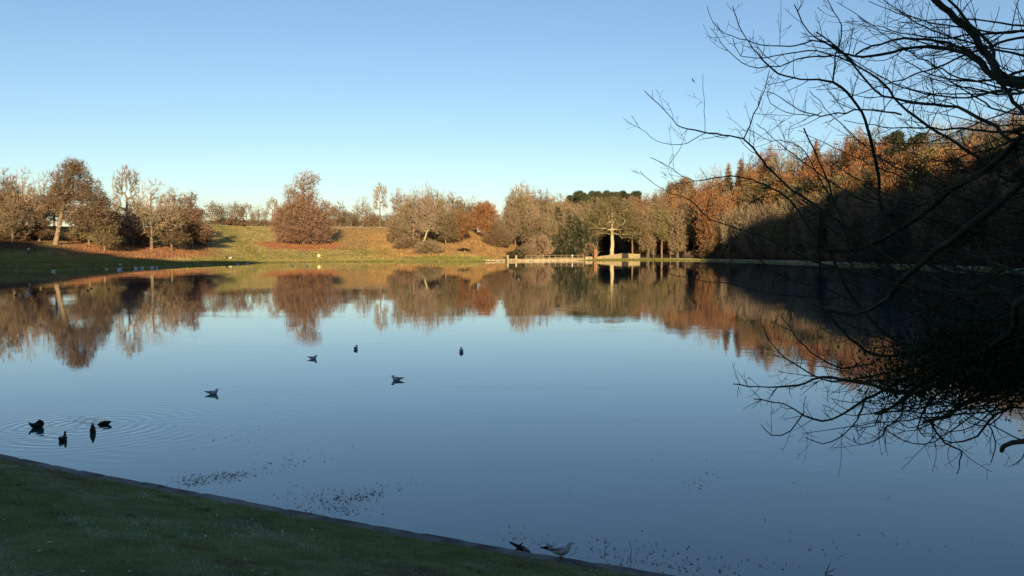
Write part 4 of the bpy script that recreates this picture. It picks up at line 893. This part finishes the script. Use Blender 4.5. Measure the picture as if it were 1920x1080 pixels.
def gull(loc, rz, lab, pose='float', k=1.0, name="gull", group=None):
    root = empty(name, loc, rz); mb = MB(); z = 0.065 if pose == 'stand' else 0.0
    body = [(-.19, .055 + z, .012, .006), (-.14, .055 + z, .03, .014), (-.07, .055 + z, .065, .055), (.01, .052 + z, .080, .074), (.07, .066 + z, .070, .070), (.105, .10 + z, .050, .050), (.12, .135 + z, .042, .040), (.145, .147 + z, .036, .034), (.172, .142 + z, .016, .016)]
    if pose == 'fly': body = [(-.18, .02, .03, .005), (-.12, .02, .03, .015), (-.03, .02, .045, .04), (.05, .02, .045, .042), (.10, .025, .034, .034), (.14, .03, .03, .028), (.165, .03, .012, .012)]
    loft(mb, body); mb.obj("body", M['gull_white'], root, smooth=True)
    hx, hz = (.17, .03) if pose == 'fly' else (.172, .14 + z)
    mb = MB(); mb.tube([(hx, 0, hz), (hx + .02, 0, hz - .002), (hx + .035, 0, hz - .008)], None, 5, flat=[(.007, .008), (.006, .006), (.002, .002)]); mb.obj("bill", M['gull_dark'], root)
    for s in (-1, 1):
        mb = MB()
        if pose == 'fly':
            V = [(.06, s * .03, .03), (-.06, s * .03, .03), (.09, s * .22, .14), (-.03, s * .22, .13), (.04, s * .36, .12), (-.02, s * .36, .115), (-.08, s * .52, .08)]
            V2 = [(a, b, c - 0.012) for a, b, c in V]; mb.add(V + V2, [[0, 1, 3, 2], [2, 3, 5, 4], [7, 9, 10, 8], [9, 11, 12, 10]]); mb.add([V[4], V[5], V[6], V2[4], V2[5], V2[6]], [[0, 1, 2], [3, 5, 4]])
            mb.add([V[0], V[2], V[4], V[6], V2[0], V2[2], V2[4], V2[6]], [[0, 1, 5, 4], [1, 2, 6, 5], [2, 3, 7, 6]])
        else: mb.tube([(-.24, s * .012, .085 + z), (-.15, s * .035, .085 + z), (-.04, s * .058, .075 + z), (.05, s * .055, .07 + z), (.085, s * .035, .075 + z)], None, 6, flat=[(.004, .005), (.012, .018), (.014, .036), (.014, .034), (.006, .008)])
        w_ = mb.obj("wing", M['gull_grey'], root, smooth=pose != 'fly')
        if pose != 'fly':
            mb = MB(); mb.tube([(-.27, s * .006, .092 + z), (-.22, s * .016, .088 + z), (-.17, s * .026, .087 + z)], None, 5, flat=[(.002, .003), (.009, .013), (.014, .021)]); mb.obj("wing_tip", M['gull_dark'], w_)
        if pose == 'stand':
            mb = MB(); mb.tube([(.0, s * .03, z - .0), (.005, s * .03, z / 2), (0, s * .03, 0.004)], [.006, .005, .006], 5); mb.tube([(-.01, s * .03, .004), (.05, s * .035, .003)], None, 4, flat=[(.006, .004), (.02, .002)]); mb.obj("leg", M['gull_leg'], root)
    root.scale = (k, k, k); return tag(root, lab, "gull", group)
GG = "gulls floating on the lake"
def fg(px, py, rz, lab, k=1.0): p = on_water(px, py); return gull((p[0], p[1], -0.01), rz, lab, 'float', k, group=GG)
fg(399, 739, 0.05, "gull floating right of the duck rings, nearest of the five", 1.1)
fg(587, 673, -0.15, "gull floating below the reflection of the copper beech", 1.1)
fg(744, 713, 3.1, "gull floating with raised wing tips in the middle of the lake", 1.15)
fg(667, 655, 1.5, "gull floating tail on, farthest of the five on the open water", 1.25)
fg(865, 660, 1.65, "gull floating alone, rightmost of those on the open lake", 1.35)
kg = on_water(1050, 1043, KERB_Z + 0.03)
gull((kg[0], kg[1], KERB_Z + 0.0), 0.05, "white gull with grey wings standing on the kerb at the bottom", 'stand', 1.08)
pf = P(1300, 152, 58); o = gull(tuple(pf), 2.7, "small dark bird flying in the sky left of the overhanging branches", 'fly', 0.62, name="flying_bird"); o["category"] = "bird"; o.rotation_euler = (0.4, 0.15, 2.6)
GF = "gulls resting on the far left water"
for px, py, lab in ((53, 541, "white gull on the reflection of the left bank, top of the little group"), (47, 552, "white gull on the reflection of the left bank, lowest of the little group"), (55, 549, "grey gull right of the lowest one on the left reflection")):
    p = on_water(px, py + 2); gull((p[0], p[1], 0), random.uniform(0, 6), lab, 'float', 1.0, group=GF)
for px, py, lab in ((29, 553, "dark duck on the far left reflection, beside the edge of the picture"), (78, 547, "dark duck right of the small gull group"), (90, 550, "dark duck second to the right of the small gull group"), (165, 544, "dark duck in the reflection of the leaning trunk, lower one"),
                    (171, 540, "dark duck in the reflection right of the leaning trunk, upper one"), (204, 541, "dark duck alone on the reflection of the reddish tree"), (632, 502, "left one of two dark ducks off the slope right of the beech"), (645, 502, "right one of two dark ducks off the slope right of the beech")):
    p = on_water(px, py + 1); d = duck(px, py + 1, random.uniform(0, 6), lab, 'swim', 0.8); d["group"] = "ducks far out on the lake"
def swan(px, py, rz, lab, k=1.0, graze=False):
    p = on_water(px, py) if not graze else hit(px, py); k *= 0.7; root = empty("goose", tuple(p) if graze else (p[0], p[1], 0), rz); mb = MB()
    loft(mb, [(-.70, .34, .03, .02), (-.55, .30, .14, .08), (-.25, .22, .27, .20), (.15, .20, .28, .22), (.42, .26, .18, .17), (.54, .40, .09, .10), (.55, .55, .065, .07), (.58, .70, .06, .065), (.66, .76, .065, .065), (.75, .73, .035, .035)])
    mb.obj("body", M['swan'], root, smooth=True)
    mb = MB(); mb.tube([(.74, 0, .73), (.82, 0, .70), (.87, 0, .67)], None, 5, flat=[(.03, .03), (.03, .018), (.015, .01)]); mb.obj("bill", M['brick'], root)
    for s in (-1, 1):
        mb = MB(); mb.tube([(-.62, s * .07, .36), (-.30, s * .22, .38), (.12, s * .26, .33), (.34, s * .17, .30)], None, 6, flat=[(.02, .02), (.06, .13), (.07, .16), (.02, .03)]); mb.obj("wing", M['swan'], root, smooth=True)
    root.scale = (k, k, k); tag(root, lab.replace("swan", "goose"), "goose", "white geese along the left shore")
for i, (px, py, k, lab) in enumerate(((100, 509.5, 1.0, "white swan alone off the shaded left bank, farthest left"), (200, 505.5, 0.7, "small white bird left of the swan pair on the left shore"), (224, 506, 1.1, "white swan on the water, lower of the pair on the left shore"),
        (225.5, 497.5, 1.0, "white swan on the grass above the other, left shore"), (255, 504, 1.15, "white swan, first of the row of four off the left shore"), (266.5, 504, 1.0, "white swan with raised neck, second of the row of four"),
        (284.5, 502.5, 1.0, "white swan, third of the row of four off the left shore"), (294.5, 503, 1.1, "white swan, last of the row of four off the left shore"), (446.5, 496.5, 0.9, "white swan in the dark bank reflection, left of the near pair"),
        (464.5, 495.5, 0.9, "white swan in the dark bank reflection, right of the near pair"), (548.5, 499.5, 0.8, "small white bird on the water left of the life ring, farther one"), (575.5, 499, 0.75, "small white bird on the water just left of the life ring"))):
    swan(px, py, [0.2, 2.9, 0.4, 3.3, 3.0, 1.2, 0.1, 2.0, 3.1, 0.3, 0, 3][i], lab, k, graze=(i == 3))

# ------------------------------------------------------------ people and dogs
M['skin'] = mat('skin', (0.40, 0.24, 0.17), (0.45, 0.28, 0.2)); M['coat_white'] = mat('coat_white', (0.7, 0.68, 0.64), (0.78, 0.76, 0.72)); M['coat_dark'] = mat('coat_dark', (0.02, 0.022, 0.026), (0.035, 0.035, 0.04)); M['hair'] = mat('hair_dark', (0.03, 0.02, 0.015), (0.05, 0.035, 0.02))
def skin_mesh(name, joints, edges, rad, m, parent):
    me = bpy.data.meshes.new(name); me.from_pydata(joints, edges, []); o = link(bpy.data.objects.new(name, me), parent)
    sk = o.modifiers.new("skin", 'SKIN'); sk.use_smooth_shade = True
    me.skin_vertices.new() if not me.skin_vertices else None
    for i, r in enumerate(rad): me.skin_vertices[0].data[i].radius = (r, r)
    me.skin_vertices[0].data[0].use_root = True
    o.modifiers.new("sub", 'SUBSURF').levels = 1; o.modifiers["sub"].render_levels = 1; me.materials.append(m); return o
def person(px, py, rz, lab, top, step=0.25):
    p = hit(px, py); root = empty("person", tuple(p), rz); root.name = "person"
    J = [(0, 0, .95), (0, 0, 1.2), (0, 0, 1.42), (0, .02, 1.52), (0, .03, 1.64), (0, .03, 1.74),
         (.19, 0, 1.40), (.25, step * .3, 1.15), (.24, step * .7, .92), (.25, step * .8, .82), (-.19, 0, 1.40), (-.25, -step * .2, 1.15), (-.24, -step * .1, .92), (-.25, 0, .82),
         (.10, step * .5, .50), (.10, step * .6, .08), (.10, step * .6 + .18, .05), (-.10, -step * .3, .50), (-.10, -step, .10), (-.10, -step + .17, .05)]
    E = [(0, 1), (1, 2), (2, 3), (3, 4), (4, 5), (2, 6), (6, 7), (7, 8), (8, 9), (2, 10), (10, 11), (11, 12), (12, 13), (0, 14), (14, 15), (15, 16), (0, 17), (17, 18), (18, 19)]
    Rd = [.15, .15, .16, .06, .10, .08, .07, .05, .04, .045, .07, .05, .04, .045, .085, .055, .04, .085, .055, .04]
    skin_mesh("body", J, E, Rd, M['skin'], root)
    Jc = [(0, 0, .88), (0, 0, 1.2), (0, 0, 1.44), (.20, 0, 1.40), (.26, step * .3, 1.15), (.25, step * .7, .95), (-.20, 0, 1.40), (-.26, -step * .2, 1.15), (-.25, -step * .1, .95)]
    skin_mesh("coat", Jc, [(0, 1), (1, 2), (2, 3), (3, 4), (4, 5), (2, 6), (6, 7), (7, 8)], [.21, .20, .19, .10, .08, .065, .10, .08, .065], M[top], root)
    Jl = [(0, 0, .93), (.10, step * .5, .50), (.10, step * .6, .10), (-.10, -step * .3, .50), (-.10, -step, .12)]
    skin_mesh("trousers", Jl, [(0, 1), (1, 2), (0, 3), (3, 4)], [.17, .11, .08, .11, .08], M['coat_dark'], root)
    skin_mesh("hair", [(0, .0, 1.62), (0, .01, 1.76)], [(0, 1)], [.10, .09], M['hair'], root); tag(root, lab, "person")
person(54, 475.5, 1.2, "person in a white coat and dark trousers walking on the left bank", 'coat_white')
person(66, 475, 1.3, "person in dark clothes walking just right of the white coat", 'coat_dark')
person(430.5, 484.5, -0.6, "person in dark clothes standing with two dogs at the foot of the slope", 'coat_dark', 0.12)
def dog(px, py, rz, lab, m, k=1.0):
    p = hit(px, py); root = empty("dog", tuple(p), rz)
    J = [(-.28, 0, .50), (0, 0, .48), (.25, 0, .50), (.38, 0, .62), (.48, 0, .70), (.60, 0, .66), (-.40, 0, .55), (-.55, 0, .68),
         (.25, .09, .28), (.24, .09, .03), (.25, -.09, .28), (.28, -.09, .03), (-.26, .10, .33), (-.36, .10, .20), (-.33, .10, .03), (-.26, -.10, .33), (-.34, -.10, .20), (-.30, -.10, .03), (.47, .05, .80), (.47, -.05, .80)]
    E = [(0, 1), (1, 2), (2, 3), (3, 4), (4, 5), (0, 6), (6, 7), (2, 8), (8, 9), (2, 10), (10, 11), (0, 12), (12, 13), (13, 14), (0, 15), (15, 16), (16, 17), (4, 18), (4, 19)]
    Rd = [.12, .12, .15, .09, .10, .045, .04, .02, .05, .03, .05, .03, .07, .04, .03, .07, .04, .03, .02, .02]
    skin_mesh("body", J, E, Rd, M[m], root); root.scale = (k, k, k); tag(root, lab, "dog")
dog(425, 485, 2.8, "dark dog left of the person at the foot of the slope", 'coat_dark', 1.1)
dog(431.5, 486, 0.4, "white dog at the feet of the person at the foot of the slope", 'coat_white', 1.0)

# ------------------------------------------------------------ the overhanging trees on the right
M['bark_near'] = mat('bark_mossy', (0.035, 0.033, 0.021), (0.085, 0.078, 0.045), scale=5, rough=0.9, bump=0.6, detail=8, frost=(3.0, 0.55, 0.68, 0.7, (0.040, 0.050, 0.016)))
M['ivy'] = mat('ivy_leaves', (0.012, 0.026, 0.012), (0.028, 0.046, 0.020), scale=4, rough=0.9, spec=0.05)
RB = random.Random(91); GB = np.random.default_rng(91)
def DEP(px, layer): return 9.4 + (1920 - px) * 0.0058 + layer
def limb3(pts, layer, end=0.0):
    out = []
    for i, (a, b) in enumerate(pts):
        q = P(a, b, DEP(a, layer + end * i / max(1, len(pts) - 1)) + 0.25 * math.sin(b * 0.013 + layer * 3)); out.append(q)
    return np.array(out)
def shoot(mb, start, dr, length, r, level, up=0.5, sides=4, side_sign=1):
    """one twig that bends upward as it goes, and its own side twigs"""
    n = max(4, int(length / 0.09)); n = min(n, 14); st = length / n
    pts = [start]; d = dr / np.linalg.norm(dr); bend = GB.normal(0, 0.085, 3)
    for i in range(n):
        d = d + np.array([0, 0, up * 0.20]) + GB.normal(0, 0.065, 3) + bend; d /= np.linalg.norm(d); pts.append(pts[-1] + d * st)
    pts = np.array(pts); rad = np.linspace(r, max(r * 0.45, 0.0026), len(pts)); mb.tube(pts, rad, sides, cap=False)
    if level > 0:
        k = int(length / (0.17 if level > 1 else 0.20) * RB.uniform(0.7, 1.1)); s = RB.choice((-1, 1))
        for j in range(k):
            f = RB.uniform(0.15, 0.97); i = min(int(f * n), n - 1); t = pts[i + 1] - pts[i]; t /= np.linalg.norm(t); s = -s
            perp = np.cross(t, np.array([0, -1.0, 0.15])); perp /= np.linalg.norm(perp)
            dd = t * 0.75 + perp * s * RB.uniform(0.5, 1.0) + np.array([0, RB.uniform(-.5, .5), 0.12])
            shoot(mb, pts[i], dd, length * RB.uniform(0.22, 0.5) * (1.15 - f * 0.6), max(rad[i] * 0.62, 0.003), level - 1, up, 3)
def build_limb(parent, pts, r0, r1, layer, dens=1.0, up=0.5, lv=2, tl=0.9, end=0.0, lead=None, name="limb", tip=True):
    r0 = r0 * 0.78
    if lead is None and pts[0][0] < 1900 and r0 > 0.0165:      # carry the limb on to the right, back to the trunk
        (ax, ay), (bx, by) = pts[0], pts[1]; sl_ = max(-1.2, min(1.6, (ay - by) / (ax - bx + 1e-6))) if ax > bx else 0.8
        ex = []; ty = 300 if parent.name.startswith('overhanging') and ay < 330 else 610; n_ = max(2, int((2010 - ax) / 70))
        for q_ in range(1, n_ + 1):
            f_ = q_ / n_; h_ = (2010 - ax) * f_; ex.append((ax + h_, (ay + sl_ * h_ * (1 - f_) ** 2) * (1 - f_ * f_ * (3 - 2 * f_)) + ty * f_ * f_ * (3 - 2 * f_)))
        pts = ex[::-1] + list(pts); r0 = r0 * 1.25
    p = limb3(pts, layer, end)
    if lead is not None: p = np.concatenate([np.array(lead, float).reshape(-1, 3), p])
    s = smooth_line(p, 0.12); n = len(s); s[1:-1] += GB.normal(0, 0.008, (n - 2, 3))
    tt = np.linspace(0, 1, n); rad = r0 * (1 - tt) ** 0.9 + r1 * tt + 0.04 * r0 * np.sin(tt * 40); mb = MB(); mb.tube(s, rad, 8 if r0 > 0.03 else 6, cap=True)
    L_ = np.linalg.norm(np.diff(s, axis=0), axis=1).sum(); k = int(L_ * 5.2 * dens); sg = 1
    for j in range(k):
        f = RB.uniform(0.12, 0.99); i = min(int(f * n), n - 2); t = s[i + 1] - s[i]; t /= np.linalg.norm(t) + 1e-9; sg = -sg
        perp = np.cross(t, np.array([0, -1.0, 0.1])); perp /= np.linalg.norm(perp)
        dd = t * RB.uniform(0.4, 1.0) + perp * sg * RB.uniform(0.5, 1.0) + np.array([0, RB.uniform(-.7, .7), 0.05])
        ln = tl * RB.uniform(0.35, 1.0) * (1.1 - 0.6 * f)
        shoot(mb, s[i], dd, ln, min(rad[i] * 0.5, 0.004 + ln * 0.0055), lv - 1, up)
    return mb.obj(name, M['bark_near'], parent, smooth=True)
T1 = empty("overhanging_tree", (12.2, 5.6, 1.3)); T2 = empty("leaning_tree", (10.2, 6.6, 1.0))
def child_fix(root):
    for c in root.children: c.matrix_parent_inverse = Matrix.Translation(-Vector(root.location))
def trunk(root, pts, rads, extra=()):
    s = smooth_line(np.array(pts, float), 0.15); mb = MB(); r = np.interp(np.linspace(0, 1, len(s)), np.linspace(0, 1, len(rads)), rads); mb.tube(s, r, 12)
    for e in extra: s2 = smooth_line(np.array(e[0], float), 0.15); mb.tube(s2, np.linspace(e[1], e[2], len(s2)), 10)
    return mb.obj("trunk", M['bark_near'], root, smooth=True)
fork = (11.2, 6.4, 5.4)
trunk(T1, [(12.2, 5.6, 1.0), (12.1, 5.7, 2.2), (11.8, 6.0, 3.8), fork, (10.6, 6.9, 7.2), (10.3, 7.3, 9.5)], [0.52, 0.42, 0.38, 0.33, 0.25, 0.18], extra=[([fork, (9.2, 7.6, 6.4), (7.2, 9.0, 7.05)], 0.26, 0.13), ([(11.8, 6.0, 3.8), (9.5, 7.4, 4.7), (7.6, 9.0, 5.6)], 0.2, 0.10)])
H1 = (7.2, 9.0, 7.05); H2 = (7.6, 9.0, 5.6)
UP = [
 ([(1905, 158), (1865, 123), (1830, 71), (1794, 36), (1754, 0), (1715, -45), (1690, -90)], .078, .03, 0.0, 0.9, 0.4, H1),
 ([(1905, 150), (1857, 83), (1810, 36), (1778, 0), (1750, -40)], .036, .016, 0.3, 1.0, 0.4, H1),
 ([(1893, 147), (1826, 107), (1778, 91), (1715, 89), (1635, 105), (1588, 103), (1564, 91), (1517, 59), (1489, 8)], .052, .006, 0.1, 1.2, 0.6, H1),
 ([(1835, 112), (1794, 87), (1746, 75), (1695, 73), (1635, 87), (1604, 103)], .026, .014, 0.15, 0.9, 0.6, None),
 ([(1920, 273), (1865, 238), (1794, 202), (1715, 192), (1655, 178), (1616, 139), (1572, 91), (1530, 60)], .040, .008, -0.4, 1.1, 0.5, H2),
 ([(1900, 340), (1873, 317), (1794, 269), (1730, 230), (1687, 194), (1655, 155), (1608, 123), (1572, 91)], .036, .012, 0.5, 1.0, 0.5, H2),
 ([(1655, 395), (1647, 329), (1631, 257), (1608, 198), (1562, 155), (1489, 147), (1445, 127), (1398, 71), (1374, 12)], .040, .005, 0.9, 0.9, 0.5, None),
 ([(1562, 155), (1568, 103), (1580, 59), (1562, 20), (1548, -6)], .016, .005, 0.9, 0.9, 0.6, None),
 ([(1600, 118), (1560, 103), (1513, 95), (1437, 107), (1390, 105), (1374, 71)], .016, .005, 0.1, 0.9, 0.6, None),
 ([(1572, 91), (1525, 75), (1493, 87), (1413, 81), (1350, 55), (1326, 12)], .016, .004, 0.15, 0.6, 0.6, None),
 ([(1560, 105), (1509, 107), (1461, 123), (1406, 125), (1366, 95), (1334, 55)], .016, .004, 0.1, 0.6, 0.6, None),
 ([(1700, 540), (1640, 470), (1528, 384), (1477, 349), (1429, 301), (1394, 261), (1318, 248), (1271, 234), (1253, 214), (1208, 170)], .040, .005, 1.2, 0.5, 0.5, None),
 ([(1394, 261), (1414, 214), (1433, 170), (1443, 131)], .015, .005, 1.2, 0.9, 0.5, None),
 ([(1322, 250), (1275, 271), (1231, 263), (1200, 240), (1184, 216)], .009, .004, 1.2, 0.4, 0.6, None),
 ([(1322, 247), (1320, 195), (1318, 139)], .007, .003, 1.2, 0.2, 0.3, None),
 ([(1600, 560), (1560, 480), (1513, 420), (1469, 365), (1382, 331), (1303, 339), (1255, 313), (1219, 295)], .034, .004, 1.6, 0.7, 0.5, None),
 ([(1560, 500), (1526, 491), (1425, 442), (1335, 412), (1291, 374), (1239, 353), (1200, 321)], .026, .004, 1.9, 0.6, 0.5, None),
 ([(1255, 308), (1275, 280), (1288, 245)], .007, .003, 1.6, 0.4, 0.3, None),
 ([(1303, 339), (1270, 345), (1252, 318)], .007, .003, 1.6, 0.4, 0.5, None),
 ([(1540, 210), (1520, 216), (1460, 207), (1437, 180), (1445, 165)], .010, .004, 0.6, 0.9, 0.5, None),
 ([(1690, 215), (1620, 205), (1540, 217), (1500, 205), (1475, 190), (1440, 172)], .018, .005, 0.3, 1.1, 0.5, None),
 ([(1579, 412), (1560, 360), (1530, 289), (1507, 240)], .022, .010, 0.8, 0.8, 0.4, None),
 ([(1600, 520), (1579, 412), (1545, 350), (1500, 275), (1436, 261), (1400, 240)], .020, .004, 1.4, 0.9, 0.5, None),
]
for pts, r0, r1, ly, dn, up, lead in UP: build_limb(T1, pts, r0, r1, ly, dn, up, 3, 0.85, lead=lead)
LOW = [
 ([(1960, 225), (1920, 255), (1852, 315), (1800, 345), (1725, 405), (1650, 450), (1594, 469), (1537, 469)], .070, .020, -0.3, 0.9, 0.5, None),
 ([(1960, 300), (1920, 341), (1800, 439), (1744, 480), (1687, 529), (1650, 570), (1590, 590), (1545, 575)], .090, .022, -0.7, 0.8, 0.5, None),
 ([(1545, 575), (1537, 529), (1534, 442), (1540, 390)], .030, .014, -0.3, 0.9, 0.4, None),
 ([(1590, 560), (1530, 536), (1481, 525), (1425, 487), (1391, 435)], .018, .005, 0.0, 0.8, 0.6, None),
 ([(1560, 560), (1432, 549), (1387, 536), (1312, 525), (1249, 510), (1219, 476)], .014, .004, 0.4, 0.5, 0.5, None),
 ([(1432, 549), (1434, 575), (1422, 600)], .006, .003, 0.4, 0.2, -0.2, None),
 ([(1990, 560), (1900, 620), (1840, 660), (1770, 690), (1700, 740), (1668, 768), (1640, 776)], .080, .010, -0.9, 0.8, 0.2, None),
 ([(1930, 700), (1860, 735), (1820, 748), (1775, 781), (1731, 791)], .035, .010, -0.9, 1.0, 0.3, None),
 ([(1800, 690), (1740, 730), (1683, 737), (1635, 722), (1542, 707), (1498, 722), (1457, 726), (1375, 720)], .030, .004, -0.5, 1.0, 0.4, None),
 ([(1720, 700), (1624, 748), (1579, 778), (1542, 789), (1505, 778), (1468, 755), (1413, 748)], .026, .004, -0.4, 1.0, 0.4, None),
 ([(1609, 785), (1579, 818), (1542, 831), (1509, 820)], .008, .003, -0.4, 0.5, 0.5, None),
 ([(1620, 752), (1615, 770), (1609, 785)], .012, .008, -0.4, 0.5, 0.3, None),
 ([(1507, 774), (1483, 807), (1446, 817), (1427, 796)], .009, .003, -0.4, 0.5, 0.5, None),
 ([(1731, 785), (1746, 793), (1772, 830), (1801, 844), (1800, 865), (1794, 889)], .012, .003, -0.9, 0.8, -0.1, None),
 ([(1900, 760), (1853, 789), (1831, 818), (1783, 830), (1760, 815)], .014, .004, -0.8, 1.1, 0.2, None),
 ([(1853, 795), (1865, 820), (1868, 838), (1858, 868)], .007, .003, -0.8, 0.8, -0.2, None),
 ([(1700, 745), (1690, 780), (1660, 800), (1650, 822), (1612, 835), (1600, 822)], .016, .003, -0.6, 1.2, 0.4, None),
 ([(1690, 770), (1650, 775), (1640, 798), (1600, 800)], .012, .003, -0.7, 1.0, 0.4, None),
 ([(1960, 800), (1920, 826), (1883, 837), (1878, 846)], .030, .012, -1.4, 0.6, 0.1, None),
 ([(1650, 700), (1560, 715), (1500, 690), (1450, 650), (1430, 610)], .018, .004, -0.1, 1.0, 0.6, None),
 ([(1640, 680), (1580, 690), (1520, 660), (1470, 600), (1450, 560)], .018, .004, 0.2, 1.0, 0.6, None),
 ([(1780, 720), (1740, 760), (1720, 800), (1735, 820)], .014, .004, -1.0, 1.2, 0.1, None),
]
for pts, r0, r1, ly, dn, up, lead in LOW:
    lead = {0: (9.0, 7.3, 7.2), 1: (8.6, 7.0, 6.9), 6: (8.9, 7.0, 3.6)}.get([p[0] for p in LOW].index(pts))
    low_ = max(p[1] for p in pts) > 700
    build_limb(T2, pts, r0 * (1.45 if low_ and r0 < 0.04 else 1), r1 * (1.6 if low_ else 1), ly, dn * (1.3 if low_ else 1), up, 3, 0.8, lead=lead)
trunk(T2, [(10.2, 6.6, 0.7), (10.1, 6.7, 1.8), (9.6, 6.9, 3.0), (9.1, 7.0, 4.6), (8.9, 7.1, 6.9), (9.0, 7.2, 8.2)], [0.46, 0.38, 0.33, 0.28, 0.2, 0.14], extra=[([(9.6, 6.9, 3.0), (8.9, 7.0, 3.6), (7.4, 7.8, 3.9)], 0.2, 0.12)])
# further limbs that cross behind and between, each followed leftwards from the right edge
for i in range(72):
    y0 = RB.uniform(40, 740) if i % 3 else RB.uniform(380, 760); x0 = RB.uniform(1950, 2040); ln = RB.uniform(280, 560) * (1.0 if y0 > 250 else 0.8); n = 6; pts = []; y = y0; sl = RB.uniform(-0.15, 0.55) if y0 < 560 else RB.uniform(-0.3, 0.15)
    for j in range(n + 1):
        f = j / n; pts.append((x0 - ln * f, y)); y += ln / n * sl; sl += RB.uniform(-0.32, 0.12)
    build_limb(T1 if y0 < 350 else T2, pts, RB.uniform(.013, .028), .004, RB.uniform(-0.9, 2.6), 0.85, RB.uniform(0.3, 0.6), 3, 0.95)
for i in range(20):      # short drooping ones under the ivy
    x0 = RB.uniform(1720, 1960); y0 = RB.uniform(700, 760); ln = RB.uniform(90, 230); dp = RB.uniform(10, 80); pts = [(x0, y0), (x0 - ln * .35, y0 + dp * .7), (x0 - ln * .7, y0 + dp), (x0 - ln, y0 + dp * RB.uniform(.5, .9))]
    build_limb(T2, pts, RB.uniform(.010, .0155), .004, RB.uniform(-1.2, 0.2), 1.0, RB.uniform(0.1, 0.6), 3, 0.6)
def ivy():
    g = GB; mb = MB(); n = 17000; c = []
    for (a, b, ly, w_) in ((1930, 690, -0.9, 60), (1880, 690, -0.8, 60), (1830, 685, -0.9, 55), (1790, 690, -0.7, 50), (1750, 712, -0.9, 40), (1715, 728, -0.8, 30), (1690, 752, -0.9, 18), (1850, 650, -0.6, 45), (1900, 630, -0.7, 60), (1770, 655, -0.4, 40), (1700, 690, -0.3, 34), (1880, 720, -1.0, 40), (1820, 718, -1.0, 34)):
        c.append((*P(a, b, DEP(a, ly)), w_ / F * DEP(a, ly)))
    c = np.array(c); wt = c[:, 3] ** 2; wt /= wt.sum(); k = g.choice(len(c), n, p=wt)
    p = c[k, :3] + g.normal(0, 1, (n, 3)) * c[k, 3:4] * np.array([1.35, 1.2, 0.60])
    a = rand_dirs(g, n); a[:, 2] -= 0.4; b = np.cross(a, rand_dirs(g, n)); b /= np.linalg.norm(b, axis=1)[:, None]; s = g.uniform(0.007, 0.021, (n, 1))
    V = np.stack([p - a * s, p - b * s * 0.8 - a * s * .2, p + a * s * 0.3 - b * s * 0.5, p + a * s * 1.2, p + a * s * 0.3 + b * s * 0.5, p + b * s * 0.8 - a * s * .2], 1)
    mb.add(V.reshape(-1, 3), np.arange(6 * n).reshape(n, 6)); mb.obj("ivy", M['ivy'], T2)
ivy()
child_fix(T1); child_fix(T2)
tag(T1, "tall bare tree reaching in over the water from the right edge with upswept twigs", "tree"); tag(T2, "mossy leaning tree with drooping lower branches and dark ivy over the water", "tree")
# EXTRA_END
# prototypes have done their work
for p in PROTO.values():
    for chd in list(p['root'].children): bpy.data.objects.remove(chd)
    bpy.data.objects.remove(p['root'])
